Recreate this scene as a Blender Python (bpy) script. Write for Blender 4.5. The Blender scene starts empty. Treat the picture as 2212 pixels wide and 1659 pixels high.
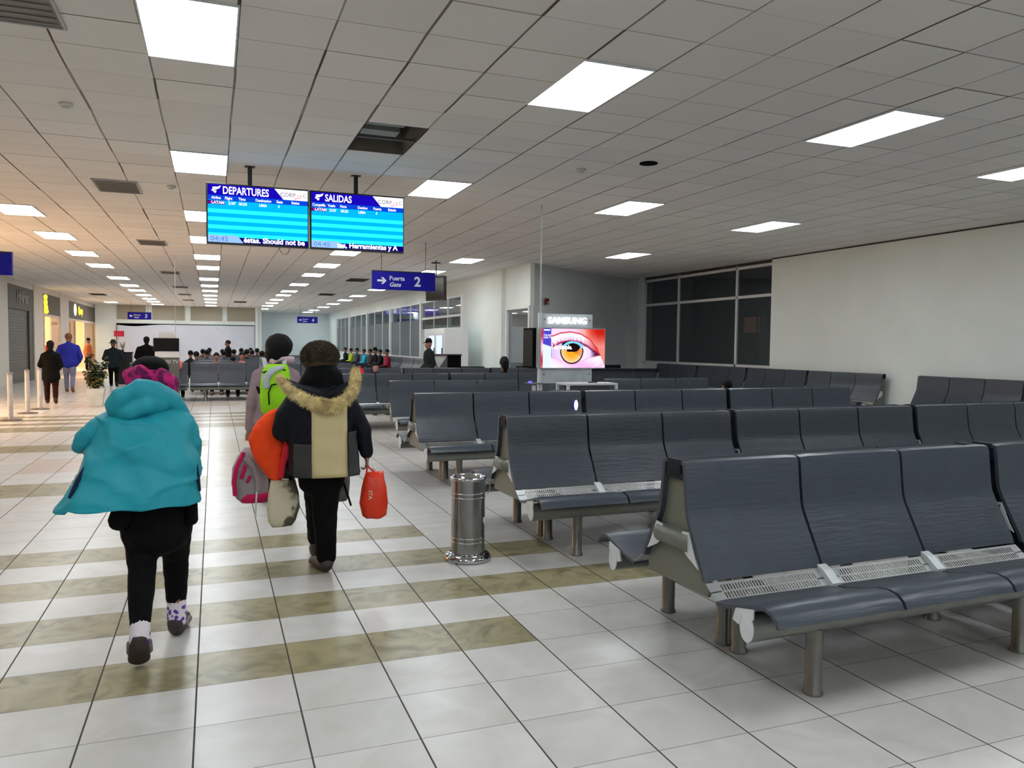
import bpy, bmesh, math, random
from mathutils import Vector, Matrix, Euler, noise
random.seed(7)
PI = math.pi
sc = bpy.context.scene
C = sc.collection

# ------------------------------------------------------------------ camera, world, exposure
CAM_Z = 1.5
cam_d = bpy.data.cameras.new('camera'); cam = bpy.data.objects.new('camera', cam_d); C.objects.link(cam)
yaw, pitch, roll, fpx = 0.3647, -0.0495, 0.0097, 1686.4
cy_, sy_ = math.cos(yaw), math.sin(yaw)
fw = Vector((sy_*math.cos(pitch), cy_*math.cos(pitch), math.sin(pitch))); rt = Vector((cy_, -sy_, 0)); up = rt.cross(fw)
r2 = rt*math.cos(roll) + up*math.sin(roll); u2 = up*math.cos(roll) - rt*math.sin(roll)
M = Matrix.Identity(4)
for i in range(3):
    M[i][0] = r2[i]; M[i][1] = u2[i]; M[i][2] = -fw[i]
M[2][3] = CAM_Z
cam.matrix_world = M
cam_d.sensor_fit = 'HORIZONTAL'; cam_d.sensor_width = 36.0; cam_d.lens = fpx/2212*36.0
cam_d.clip_start = 0.05; cam_d.clip_end = 300
sc.camera = cam
w = bpy.data.worlds.new('night'); sc.world = w; w.use_nodes = True
w.node_tree.nodes['Background'].inputs[0].default_value = (0.02, 0.03, 0.035, 1)
w.node_tree.nodes['Background'].inputs[1].default_value = 0.25
sc.view_settings.view_transform = 'Standard'; sc.view_settings.look = 'None'
sc.view_settings.gamma = 1.0; sc.view_settings.use_curve_mapping = False
sc.view_settings.exposure = 0.14
LAMP_EMIT = 15.0      # ceiling troffer radiance
CEIL = 3.638

# ------------------------------------------------------------------ materials
def srgb(r, g, b):
    f = lambda c: (c/255/12.92) if c <= 10 else ((c/255+0.055)/1.055)**2.4
    return (f(r), f(g), f(b), 1)
def nt(m): return m.node_tree.nodes, m.node_tree.links
MATS = {}
def pm(name, col, rough=0.5, metal=0.0, nscale=0, namt=0.12, bump=0.0, bscale=60, spec=0.5, aniso=None, sheen=0):
    """procedural surface: base colour with gentle noise variation and optional bump"""
    if name in MATS: return MATS[name]
    m = bpy.data.materials.new(name); m.use_nodes = True; MATS[name] = m
    N, L = nt(m); b = N['Principled BSDF']
    b.inputs['Roughness'].default_value = rough; b.inputs['Metallic'].default_value = metal
    b.inputs['Specular IOR Level'].default_value = spec
    if sheen: b.inputs['Sheen Weight'].default_value = sheen
    tc = N.new('ShaderNodeTexCoord')
    no = N.new('ShaderNodeTexNoise'); no.inputs['Scale'].default_value = nscale or 6; no.inputs['Detail'].default_value = 4
    L.new(tc.outputs['Object'], no.inputs['Vector'])
    rp = N.new('ShaderNodeValToRGB'); k = namt
    rp.color_ramp.elements[0].position = 0.3; rp.color_ramp.elements[1].position = 0.7
    rp.color_ramp.elements[0].color = (col[0]*(1-k), col[1]*(1-k), col[2]*(1-k), 1)
    rp.color_ramp.elements[1].color = (min(1, col[0]*(1+k)), min(1, col[1]*(1+k)), min(1, col[2]*(1+k)), 1)
    L.new(no.outputs['Fac'], rp.inputs['Fac']); L.new(rp.outputs['Color'], b.inputs['Base Color'])
    if bump:
        n2 = N.new('ShaderNodeTexNoise'); n2.inputs['Scale'].default_value = bscale; n2.inputs['Detail'].default_value = 3
        if aniso:
            mp = N.new('ShaderNodeMapping'); mp.inputs['Scale'].default_value = aniso
            L.new(tc.outputs['Object'], mp.inputs['Vector']); L.new(mp.outputs['Vector'], n2.inputs['Vector'])
        else: L.new(tc.outputs['Object'], n2.inputs['Vector'])
        bp = N.new('ShaderNodeBump'); bp.inputs['Strength'].default_value = bump; bp.inputs['Distance'].default_value = 0.02
        L.new(n2.outputs['Fac'], bp.inputs['Height']); L.new(bp.outputs['Normal'], b.inputs['Normal'])
    return m
def em(name, col, strength=1.0):
    if name in MATS: return MATS[name]
    m = bpy.data.materials.new(name); m.use_nodes = True; MATS[name] = m
    N, L = nt(m); N.remove(N['Principled BSDF'])
    e = N.new('ShaderNodeEmission'); e.inputs[0].default_value = col; e.inputs[1].default_value = strength
    L.new(e.outputs[0], N['Material Output'].inputs[0])
    return m
def glass(name, tint=(1, 1, 1, 1), refl=0.12, rough=0.02, film=None, film_amt=0.0):
    """thin pane: transparent + fresnel gloss, optionally a satin film"""
    if name in MATS: return MATS[name]
    m = bpy.data.materials.new(name); m.use_nodes = True; MATS[name] = m
    N, L = nt(m); N.remove(N['Principled BSDF'])
    t = N.new('ShaderNodeBsdfTransparent'); t.inputs[0].default_value = tint
    g = N.new('ShaderNodeBsdfGlossy'); g.inputs['Roughness'].default_value = rough
    lw = N.new('ShaderNodeLayerWeight'); lw.inputs['Blend'].default_value = 0.25
    ma = N.new('ShaderNodeMath'); ma.operation = 'MULTIPLY_ADD'; ma.inputs[1].default_value = 0.5; ma.inputs[2].default_value = refl
    ma.use_clamp = True
    L.new(lw.outputs['Fresnel'], ma.inputs[0])
    mx = N.new('ShaderNodeMixShader'); L.new(ma.outputs[0], mx.inputs[0]); L.new(t.outputs[0], mx.inputs[1]); L.new(g.outputs[0], mx.inputs[2])
    out = mx
    if film:
        d = N.new('ShaderNodeBsdfDiffuse'); d.inputs[0].default_value = film
        m2 = N.new('ShaderNodeMixShader'); m2.inputs[0].default_value = 1-film_amt
        L.new(d.outputs[0], m2.inputs[1]); L.new(mx.outputs[0], m2.inputs[2]); out = m2
    L.new(out.outputs[0], N['Material Output'].inputs[0])
    return m

WALL = pm('painted_wall', srgb(228, 237, 234), 0.75, nscale=1.2, namt=0.03, spec=0.2)
WALLG = pm('grey_painted_wall', srgb(216, 219, 220), 0.7, nscale=1.2, namt=0.03)
PAD = pm('bench_polyurethane', srgb(63, 69, 79), 0.33, nscale=9, namt=0.08, bump=0.13, bscale=7, aniso=(1, 3, 9), spec=0.4)
PADD = pm('bench_cap_rubber', srgb(26, 30, 38), 0.6, spec=.2)
STEEL = pm('bench_painted_steel', srgb(126, 128, 122), 0.35, 0.5, nscale=14, namt=0.1)
STEELD = pm('bench_leg_steel', srgb(120, 119, 112), 0.3, 0.7, nscale=14, namt=0.15)
VENT = pm('perforated_steel', srgb(172, 174, 174), 0.3, 0.6)
BRKT = pm('white_bracket', srgb(206, 210, 212), 0.35, 0.1)
WHITE = pm('white_enamel', srgb(232, 234, 236), 0.35, namt=0.02)
WHITEF = pm('white_aluminium', srgb(214, 218, 220), 0.4, namt=0.03)
BLACK = pm('black_plastic', srgb(16, 17, 20), 0.35)
BLACKM = pm('matt_black', srgb(9, 9, 11), 0.85, spec=.08)
LAMP = em('lamp_light', (0.90, 0.97, 1.0, 1), LAMP_EMIT)

# ------------------------------------------------------------------ mesh helpers
class MB:
    def __init__(s): s.b = bmesh.new(); s.mi = 0
    def face(s, vs):
        try: f = s.b.faces.new(vs); f.material_index = s.mi; return f
        except ValueError: return None
    def box(s, x0, x1, y0, y1, z0, z1):
        v = [s.b.verts.new(p) for p in ((x0,y0,z0),(x1,y0,z0),(x1,y1,z0),(x0,y1,z0),(x0,y0,z1),(x1,y0,z1),(x1,y1,z1),(x0,y1,z1))]
        for q in ((0,3,2,1),(4,5,6,7),(0,1,5,4),(1,2,6,5),(2,3,7,6),(3,0,4,7)): s.face([v[i] for i in q])
        return v
    def quad(s, *pts):
        return s.face([s.b.verts.new(p) for p in pts])
    def prism(s, prof, x0, x1, axis='x'):
        """extrude a closed polygon of (a,b) along an axis; x: (y,z), y: (x,z), z: (x,y)"""
        mk = {'x': lambda t, p: (t, p[0], p[1]), 'y': lambda t, p: (p[0], t, p[1]), 'z': lambda t, p: (p[0], p[1], t)}[axis]
        a = [s.b.verts.new(mk(x0, p)) for p in prof]; c = [s.b.verts.new(mk(x1, p)) for p in prof]
        n = len(prof)
        for i in range(n): s.face([a[i], a[(i+1) % n], c[(i+1) % n], c[i]])
        s.face(a[::-1]); s.face(c)
    def loft(s, rings, cap=True, close=True):
        R = [[s.b.verts.new(p) for p in r] for r in rings]
        n = len(R[0])
        for i in range(len(R)-1):
            for j in range(n if close else n-1):
                s.face([R[i][j], R[i][(j+1) % n], R[i+1][(j+1) % n], R[i+1][j]])
        if cap and close: s.face(R[0][::-1]); s.face(R[-1])
        return R
    def tube(s, pts, rad, n=14, round_=True, side=Vector((1, 0, 0)), cap=True):
        pts = [Vector(p) for p in pts]
        if not isinstance(rad, (list, tuple)) or (len(rad) == 2 and len(pts) != 2): rad = [rad]*len(pts)
        rad = [(r, r) if not isinstance(r, (tuple, list)) else tuple(r) for r in rad]
        P, Rr = list(pts), list(rad)
        if round_:
            d0 = (pts[0]-pts[1]).normalized(); d1 = (pts[-1]-pts[-2]).normalized()
            pre, post = [], []
            for a in (75, 45, 20):
                k, o = math.cos(math.radians(a)), math.sin(math.radians(a))
                m0 = min(rad[0]); m1 = min(rad[-1])
                pre.append((pts[0]+d0*m0*o, (rad[0][0]*k, rad[0][1]*k))); post.insert(0, (pts[-1]+d1*m1*o, (rad[-1][0]*k, rad[-1][1]*k)))
            P = [p for p, _ in pre]+P+[p for p, _ in post]; Rr = [r for _, r in pre]+Rr+[r for _, r in post]
        rings = []
        sd = side
        for i, p in enumerate(P):
            t = (P[min(i+1, len(P)-1)]-P[max(i-1, 0)])
            t = t.normalized() if t.length > 1e-9 else Vector((0, 0, 1))
            a = sd-t*sd.dot(t)
            if a.length < 1e-3: a = Vector((0, 1, 0))-t*t.y
            a.normalize(); b = t.cross(a)
            rings.append([p+a*math.cos(2*PI*j/n)*Rr[i][0]+b*math.sin(2*PI*j/n)*Rr[i][1] for j in range(n)])
        s.loft(rings, cap)
    def ball(s, c, r, n=16):
        c = Vector(c); r = (r, r, r) if not isinstance(r, (tuple, list)) else r
        rings = []
        for i in range(1, 10):
            a = -PI/2+PI*i/10
            rings.append([c+Vector((math.cos(a)*math.cos(2*PI*j/n)*r[0], math.cos(a)*math.sin(2*PI*j/n)*r[1], math.sin(a)*r[2])) for j in range(n)])
        s.loft(rings)
    def lathe(s, prof, n=32, c=(0, 0, 0)):
        rings = [[(c[0]+r*math.cos(2*PI*j/n), c[1]+r*math.sin(2*PI*j/n), c[2]+z) for j in range(n)] for r, z in prof]
        s.loft(rings)
    def out(s, name, mats, parent=None, smooth=False, loc=None, bevel=0, remesh=0, sm=0, disp=0, dscale=0.2, kind=None, recalc=True):
        if recalc: bmesh.ops.recalc_face_normals(s.b, faces=s.b.faces)
        me = bpy.data.meshes.new(name); s.b.to_mesh(me); s.b.free()
        if not isinstance(mats, (list, tuple)): mats = [mats]
        for m in mats: me.materials.append(m)
        if smooth:
            for p in me.polygons: p.use_smooth = True
        o = bpy.data.objects.new(name, me); C.objects.link(o)
        if loc: o.location = loc
        if parent: o.parent = parent
        if bevel:
            m = o.modifiers.new('b', 'BEVEL'); m.width = bevel; m.segments = 2; m.limit_method = 'ANGLE'; m.angle_limit = 0.7
        if remesh:
            m = o.modifiers.new('r', 'REMESH'); m.mode = 'VOXEL'; m.voxel_size = remesh; m.use_smooth_shade = True
            m = o.modifiers.new('s', 'SMOOTH'); m.iterations = sm or 4; m.factor = 0.6
        if disp:
            t = bpy.data.textures.new(name+'_folds', 'CLOUDS'); t.noise_scale = dscale; t.noise_depth = 2
            m = o.modifiers.new('d', 'DISPLACE'); m.texture = t; m.strength = disp; m.mid_level = 0.36; m.texture_coords = 'LOCAL'
        if kind: o['kind'] = kind
        return o
def tag(o, label, cat, group=None):
    o['label'] = label; o['category'] = cat
    if group: o['group'] = group
    return o
def thing(name, label, cat, loc=(0, 0, 0), rotz=0, group=None):
    o = bpy.data.objects.new(name, None); C.objects.link(o); o.location = loc; o.rotation_euler = (0, 0, rotz)
    o.empty_display_size = 0.1
    return tag(o, label, cat, group)
def struct(mb, name, m, parent=None, **k):
    return mb.out(name, m, parent, kind='structure', **k)
def dup(root, loc=None, rotz=None, label=None, group=None):
    def cp(o, par):
        c = o.copy(); C.objects.link(c); c.parent = par
        for ch in o.children: cp(ch, c)
        return c
    r = cp(root, None)
    if loc is not None: r.location = loc
    if rotz is not None: r.rotation_euler = (0, 0, rotz)
    if label: r['label'] = label
    if group: r['group'] = group
    return r
def text_into(mb_list, s, size, loc, rot=(PI/2, 0, 0), bold=0.0, ext=0.002, align='LEFT', sx=1.0, shear=0.0):
    """lettering as mesh data; returns (verts, faces)"""
    cu = bpy.data.curves.new('t', 'FONT'); cu.body = s; cu.size = size; cu.offset = bold; cu.extrude = ext; cu.align_x = align
    cu.resolution_u = 3; cu.shear = shear
    o = bpy.data.objects.new('t', cu); C.objects.link(o)
    bpy.context.view_layer.update()
    me = bpy.data.meshes.new_from_object(o.evaluated_get(bpy.context.evaluated_depsgraph_get()))
    Mx = Matrix.Translation(loc) @ Euler(rot).to_matrix().to_4x4() @ Matrix.Diagonal((sx, 1, 1, 1))
    me.transform(Mx)
    bpy.data.objects.remove(o); bpy.data.curves.remove(cu)
    mb_list.append(me)
def text(name, items, mat, parent):
    """items: list of dict(s=,size=,loc=,...) joined into one lettering part"""
    ms = []
    for it in items: text_into(ms, **it)
    b = bmesh.new()
    for me in ms: b.from_mesh(me); bpy.data.meshes.remove(me)
    me = bpy.data.meshes.new(name); b.to_mesh(me); b.free(); me.materials.clear(); me.materials.append(mat)
    for p in me.polygons: p.material_index = 0
    o = bpy.data.objects.new(name, me); C.objects.link(o); o.parent = parent
    return o

# ------------------------------------------------------------------ floor
FX0, FW, FY0, FH = -0.083, 0.4035, 3.214, 0.384
def tile_mat(name, c1, c2, vein, rough=0.28, vs=3.0):
    m = bpy.data.materials.new(name); m.use_nodes = True
    N, L = nt(m); b = N['Principled BSDF']; b.inputs['Specular IOR Level'].default_value = 0.45
    tc = N.new('ShaderNodeTexCoord'); sp = N.new('ShaderNodeSeparateXYZ'); L.new(tc.outputs['Object'], sp.inputs[0])
    def mth(op, a, b_=None, c_=None):
        n = N.new('ShaderNodeMath'); n.operation = op
        for i, v in enumerate((a, b_, c_)):
            if v is None: continue
            if isinstance(v, (int, float)): n.inputs[i].default_value = v
            else: L.new(v, n.inputs[i])
        return n.outputs[0]
    u = mth('DIVIDE', mth('SUBTRACT', sp.outputs[0], FX0), FW); v = mth('DIVIDE', mth('SUBTRACT', sp.outputs[1], FY0), FH)
    fu, fv = mth('FRACT', u), mth('FRACT', v)
    du = mth('MULTIPLY', mth('SUBTRACT', 0.5, mth('ABSOLUTE', mth('SUBTRACT', fu, 0.5))), FW)
    dv = mth('MULTIPLY', mth('SUBTRACT', 0.5, mth('ABSOLUTE', mth('SUBTRACT', fv, 0.5))), FH)
    gu = mth('LESS_THAN', du, 0.0036); gv = mth('LESS_THAN', dv, 0.0019)
    gr = mth('MAXIMUM', gu, mth('MULTIPLY', gv, 0.75))
    cmb = N.new('ShaderNodeCombineXYZ'); L.new(mth('FLOOR', u), cmb.inputs[0]); L.new(mth('FLOOR', v), cmb.inputs[1])
    wn = N.new('ShaderNodeTexWhiteNoise'); wn.noise_dimensions = '3D'; L.new(cmb.outputs[0], wn.inputs['Vector'])
    # marble veins, offset in each tile
    add = N.new('ShaderNodeVectorMath'); add.operation = 'MULTIPLY_ADD'; add.inputs[1].default_value = (7, 7, 7)
    L.new(wn.outputs['Color'], add.inputs[0]); L.new(tc.outputs['Object'], add.inputs[2])
    no = N.new('ShaderNodeTexNoise'); no.inputs['Scale'].default_value = vs; no.inputs['Detail'].default_value = 6; no.inputs['Distortion'].default_value = 1.4
    L.new(add.outputs[0], no.inputs['Vector'])
    rp = N.new('ShaderNodeValToRGB'); e = rp.color_ramp.elements
    e[0].position = 0.32; e[0].color = c1; e[1].position = 0.68; e[1].color = c2
    e2 = e.new(0.5); e2.color = vein
    L.new(no.outputs['Fac'], rp.inputs[0])
    hs = N.new('ShaderNodeHueSaturation'); L.new(rp.outputs[0], hs.inputs['Color'])
    L.new(mth('MULTIPLY_ADD', wn.outputs['Value'], 0.10, 0.95), hs.inputs['Value'])
    mx = N.new('ShaderNodeMix'); mx.data_type = 'RGBA'; L.new(gr, mx.inputs[0]); L.new(hs.outputs[0], mx.inputs[6]); mx.inputs[7].default_value = srgb(66, 60, 52)
    L.new(mx.outputs[2], b.inputs['Base Color'])
    L.new(mth('MULTIPLY_ADD', gr, 0.5, rough), b.inputs['Roughness'])
    bp = N.new('ShaderNodeBump'); bp.inputs['Distance'].default_value = 0.002; bp.inputs['Strength'].default_value = 0.6; bp.invert = True
    L.new(gr, bp.inputs['Height']); L.new(bp.outputs[0], b.inputs['Normal'])
    return m
T_L = tile_mat('floor_tile_light', srgb(194, 189, 183), srgb(208, 204, 200), srgb(201, 197, 193))
T_O = tile_mat('floor_tile_olive', srgb(116, 108, 78), srgb(160, 148, 114), srgb(146, 137, 106), vs=6)
T_B = tile_mat('floor_tile_beige', srgb(186, 176, 164), srgb(196, 187, 176), srgb(192, 182, 170))
T_P = tile_mat('floor_tile_rose', srgb(190, 170, 160), srgb(200, 180, 170), srgb(195, 176, 166))
def floor_kind(i, j):
    if j == 1 and i < 4: return 1
    if j == 3 and i < 8: return 1
    if j == 5 and i < 6: return 1
    if j == 7 and i < 4: return 1
    if j in (14, 15) and i < 0: return 1
    if 14 <= j <= 24 and 0 <= i < 3: return 2
    if j in (23, 24) and i < 0: return 1
    if 18 <= j <= 20 and -5 <= i <= -4: return 3
    if j in (30, 31, 33, 35, 37) and i < 6: return 1
    if j in (43, 44, 45) and i < 6: return 2
    if j > 46 and (j % 9) in (0, 3) and i < 6: return 2
    return 0
mb = MB()
I0, I1, J0, J1 = -26, 31, -17, 142
V = {}
for i in range(I0, I1+1):
    for j in range(J0, J1+1): V[i, j] = mb.b.verts.new((FX0+i*FW, FY0+j*FH, 0))
for i in range(I0, I1):
    for j in range(J0, J1):
        f = mb.b.faces.new((V[i, j], V[i+1, j], V[i+1, j+1], V[i, j+1])); f.material_index = floor_kind(i, j)
struct(mb, 'floor', [T_L, T_O, T_B, T_P])

# ------------------------------------------------------------------ ceiling
GX0, GW, GY0, GH = -0.44, 0.612, 4.775, 0.575
def ceil_mat():
    m = bpy.data.materials.new('ceiling_tile'); m.use_nodes = True
    N, L = nt(m); b = N['Principled BSDF']; b.inputs['Roughness'].default_value = 0.9; b.inputs['Specular IOR Level'].default_value = 0.1
    tc = N.new('ShaderNodeTexCoord'); sp = N.new('ShaderNodeSeparateXYZ'); L.new(tc.outputs['Object'], sp.inputs[0])
    def mth(op, a, b_=None, c_=None):
        n = N.new('ShaderNodeMath'); n.operation = op
        for i, v in enumerate((a, b_, c_)):
            if v is None: continue
            if isinstance(v, (int, float)): n.inputs[i].default_value = v
            else: L.new(v, n.inputs[i])
        return n.outputs[0]
    # gentle waviness of the old grid
    nw = N.new('ShaderNodeTexNoise'); nw.inputs['Scale'].default_value = 0.8; L.new(tc.outputs['Object'], nw.inputs['Vector'])
    wob = mth('MULTIPLY', mth('SUBTRACT', nw.outputs['Fac'], 0.5), 0.03)
    u = mth('DIVIDE', mth('ADD', mth('SUBTRACT', sp.outputs[0], GX0), wob), GW); v = mth('DIVIDE', mth('ADD', mth('SUBTRACT', sp.outputs[1], GY0), wob), GH)
    du = mth('MULTIPLY', mth('SUBTRACT', 0.5, mth('ABSOLUTE', mth('SUBTRACT', mth('FRACT', u), 0.5))), GW)
    dv = mth('MULTIPLY', mth('SUBTRACT', 0.5, mth('ABSOLUTE', mth('SUBTRACT', mth('FRACT', v), 0.5))), GH)
    ru = mth('ROUND', u); rv = mth('ROUND', v)
    def rnd(a, b2):
        c = N.new('ShaderNodeCombineXYZ'); L.new(a, c.inputs[0]); L.new(b2, c.inputs[1])
        x = N.new('ShaderNodeTexWhiteNoise'); x.noise_dimensions = '2D'; L.new(c.outputs[0], x.inputs['Vector']); return x.outputs['Value']
    wu = mth('MULTIPLY_ADD', rnd(ru, mth('FLOOR', mth('MULTIPLY', v, 0.5))), 0.006, 0.006)
    wv = mth('MULTIPLY_ADD', mth('POWER', rnd(mth('FLOOR', mth('MULTIPLY', u, 0.5)), rv), 2.0), 0.006, 0.0035)
    gu = mth('LESS_THAN', du, wu); gv = mth('LESS_THAN', dv, wv)
    lu = mth('MULTIPLY', gu, mth('MULTIPLY_ADD', rnd(ru, mth('FLOOR', v)), 0.4, 0.6))
    lv = mth('MULTIPLY', gv, mth('MULTIPLY_ADD', mth('POWER', rnd(mth('FLOOR', u), rv), 2.0), 0.75, 0.25))
    gr = mth('MAXIMUM', lu, lv)
    tilev = rnd(mth('FLOOR', u), mth('FLOOR', v))
    no = N.new('ShaderNodeTexNoise'); no.inputs['Scale'].default_value = 1.1; no.inputs['Detail'].default_value = 5; L.new(tc.outputs['Object'], no.inputs['Vector'])
    hs = N.new('ShaderNodeHueSaturation'); hs.inputs['Color'].default_value = srgb(226, 223, 219)
    L.new(mth('ADD', mth('MULTIPLY_ADD', tilev, 0.07, 0.90), mth('MULTIPLY', no.outputs['Fac'], 0.10)), hs.inputs['Value'])
    mx = N.new('ShaderNodeMix'); mx.data_type = 'RGBA'; L.new(gr, mx.inputs[0]); L.new(hs.outputs[0], mx.inputs[6]); mx.inputs[7].default_value = srgb(88, 78, 68)
    L.new(mx.outputs[2], b.inputs['Base Color'])
    return m
mb = MB(); V = {}
CI0, CI1, CJ0, CJ1 = -20, 22, -14, 93
for i in range(CI0, CI1+1):
    for j in range(CJ0, CJ1+1): V[i, j] = mb.b.verts.new((GX0+i*GW, GY0+j*GH, CEIL))
for i in range(CI0, CI1):
    for j in range(CJ0, CJ1):
        if i == 3 and j in (5, 6): continue
        mb.b.faces.new((V[i, j], V[i, j+1], V[i+1, j+1], V[i+1, j]))
struct(mb, 'ceiling', ceil_mat(), recalc=False)
# opening where two tiles are missing: dark void, cross tee, duct
hx0, hx1, hy0, hy1 = GX0+3*GW, GX0+4*GW, GY0+5*GH, GY0+7*GH
t = thing('ceiling_opening', 'dark opening of two missing tiles with bare duct above', 'ceiling opening', (hx0, hy0, CEIL))
mb = MB(); W_, D_ = hx1-hx0, hy1-hy0
mb.box(-.01, 0, 0, D_, 0, .5); mb.box(W_, W_+.01, 0, D_, 0, .5); mb.box(0, W_, -.01, 0, 0, .5); mb.box(0, W_, D_, D_+.01, 0, .5); mb.box(0, W_, 0, D_, .5, .51)
mb.out('void_lining', pm('void_dark', srgb(110, 102, 92), 0.9), t)
mb = MB(); mb.box(.0, W_*.78, .12, .5, .12, .3); mb.box(0, W_*.78, .68, 1.05, .12, .3); mb.out('duct', pm('grey_duct', srgb(150, 148, 140), 0.6), t)
mb = MB(); mb.box(0, W_, D_*.5-.02, D_*.5+.02, 0.003, .03); mb.out('cross_tee', pm('tee_brown', srgb(80, 72, 62), 0.6), t)

# ------------------------------------------------------------------ ceiling lamps
def make_lamp(full=True):
    t = thing('ceiling_lamp', 'white ceiling lamp', 'ceiling light', (0, 0, CEIL))
    hw, hl = 0.296, 0.565
    mb = MB(); mb.box(-hw, hw, -hl, hl, -0.012, -0.006); mb.out('diffuser', LAMP, t)
    mb = MB()
    for a in ((-hw-.012, -hw, -hl-.012, hl+.012), (hw, hw+.012, -hl-.012, hl+.012), (-hw, hw, -hl-.012, -hl), (-hw, hw, hl, hl+.012)): mb.box(*a, -0.016, -0.001)
    mb.out('frame', WHITEF, t)
    return t
lamps = []
QX, VX, AX, FX_, KX = -2.97, -0.137, 2.90, 6.0, 9.1
cols = [('first row from the shops', QX, [2.0, 6.4, 10.6, 14.9, 18.2, 21.6, 24.8, 29.3, 33.0, 36.0, 39.4, 42.7, 45.5, 48.7]),
        ('row above the walkway', VX, [-2.5, 1.6, 5.93, 10.15, 14.36, 17.6, 21.1, 24.1, 28.4, 31.7, 34.8, 38.2, 41.5, 44.8, 48.6]),
        ('row over the bench ends', AX, [-2.5, 1.6, 5.93, 10.5, 14.5, 18.6, 21.9, 25.05, 29.4, 33.4, 36.2, 40.2, 43.6, 47.0, 51.6]),
        ('row over the middle benches', FX_, [-2.5, 1.6, 5.97, 10.76, 19.05, 22.5, 30.6, 35.1, 38.8, 42.8, 46.8, 51.5, 55.0]),
        ('row nearest the window wall', KX, [1.8, 6.5, 11.4, 16.3])]
lamp0 = make_lamp()
first = True
for cname, x, ys in cols:
    vis = [y for y in ys if y > 4.5]
    for y in ys:
        n = sum(1 for q in ys if (14 if x == QX else 4.5) < q <= y)
        lab = 'bright lamp panel in the %s, %s' % (cname, 'above or behind the camera' if n == 0 else ['', 'nearest one', 'second one from the near end', 'third one from the near end', 'fourth one from the near end', 'fifth one from the near end', 'sixth one from the near end', 'seventh one from the near end', 'eighth one from the near end', 'ninth one from the near end', 'tenth one from the near end', 'eleventh one from the near end', 'twelfth one from the near end', 'thirteenth one from the near end', 'fourteenth one from the near end'][n])
        if n == 0: lab = 'bright lamp panel overhead, outside the picture'
        if first: lamp0.location = (x, y, CEIL); lamp0['label'] = lab; lamp0['group'] = 'ceiling lamp panels'; first = False
        else: dup(lamp0, (x, y, CEIL), label=lab, group='ceiling lamp panels')
dup(lamp0, (-5.2, 47.5, CEIL), label='bright lamp panel near the far left corner beside the last shop', group='ceiling lamp panels')

# air grilles
VL = pm('grille_light', srgb(176, 176, 174), 0.6); VD = pm('grille_dark', srgb(120, 116, 112), 0.6); VK = pm('grille_black', srgb(60, 56, 48), 0.7)
def grille(x, y, wx, wy, dark, lab):
    t = thing('air_grille', lab, 'air vent', (x, y, CEIL), 0, 'ceiling air grilles')
    mb = MB(); mb.box(-wx/2, wx/2, -wy/2, wy/2, -.008, -.002); mb.out('back_plate', VK if dark else VD, t)
    mb = MB(); n = 8
    for k in range(n):
        yy = -wy/2+wy*(k+.5)/n; mb.box(-wx/2+.02, wx/2-.02, yy-.012, yy+.012, -.016, -.009)
    mb.out('louvre', VK if dark else VD, t)
    mb = MB()
    for a in ((-wx/2-.02, -wx/2, -wy/2-.02, wy/2+.02), (wx/2, wx/2+.02, -wy/2-.02, wy/2+.02), (-wx/2, wx/2, -wy/2-.02, -wy/2), (-wx/2, wx/2, wy/2, wy/2+.02)): mb.box(*a, -.018, -.001)
    mb.out('rim', VK if dark else VL, t)
for k, (x, y) in enumerate([(-1.2, 5.75), (-1.22, 12.1), (-1.22, 18.6), (-1.24, 26.3), (-1.2, 33), (-1.2, 38), (-1.2, 43)]):
    grille(x, y, .52, .85, False, ['grey air grille at the near left corner of the ceiling', 'large grey air grille left of the first pair of lamps', 'grey air grille left of the flight board', 'small grey air grille over the seated crowd, nearest', 'grey air grille over the kiosk, second small one', 'grey air grille over the kiosk, third small one', 'faint grey air grille farthest down the hall'][k])
for k, (x, y) in enumerate([(4.5, 26.4), (4.6, 34.8), (1.3, 43.5), (-4.9, 40.0)]):
    grille(x, y, .58, 1.1, True, ['dark air grille left of the gate two sign', 'dark air grille beyond the gate two sign', 'dark air grille near the far beige panels', 'dark air grille by the lit shops'][k])
def disc(name, x, y, r, m, lab, cat, ring=None, h=.02):
    t = thing(name, lab, cat, (x, y, CEIL))
    mb = MB(); mb.lathe([(r, -.002), (r, -h), (r*.85, -h*1.3), (0.001, -h*1.3)][::-1]); mb.out('cover', m, t, smooth=False)
    if ring:
        mb = MB(); mb.lathe([(r*.5, -h*1.25), (r*.5, -h*2.2), (r*.25, -h*2.4), (.001, -h*2.4)][::-1]); mb.out('sensor', ring, t)
disc('ceiling_speaker', 4.75, 8.05, .105, BLACKM, 'round black ceiling speaker right of the missing tiles', 'speaker', h=.012)
disc('ceiling_speaker', 5.44, 19.9, .13, BLACKM, 'round dark ceiling speaker above the gate two sign', 'speaker', h=.012)
SM = pm('smoke_white', srgb(200, 198, 190), 0.5)
disc('smoke_detector', -1.23, 8.12, .06, SM, 'small white smoke detector among the tiles upper left', 'smoke detector', SM)
disc('smoke_detector', 4.18, 8.66, .06, SM, 'small white smoke detector left of the round black speaker', 'smoke detector', SM)
disc('smoke_detector', -0.53, 11.8, .06, SM, 'small white smoke detector left of the flight board', 'smoke detector', SM)

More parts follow.
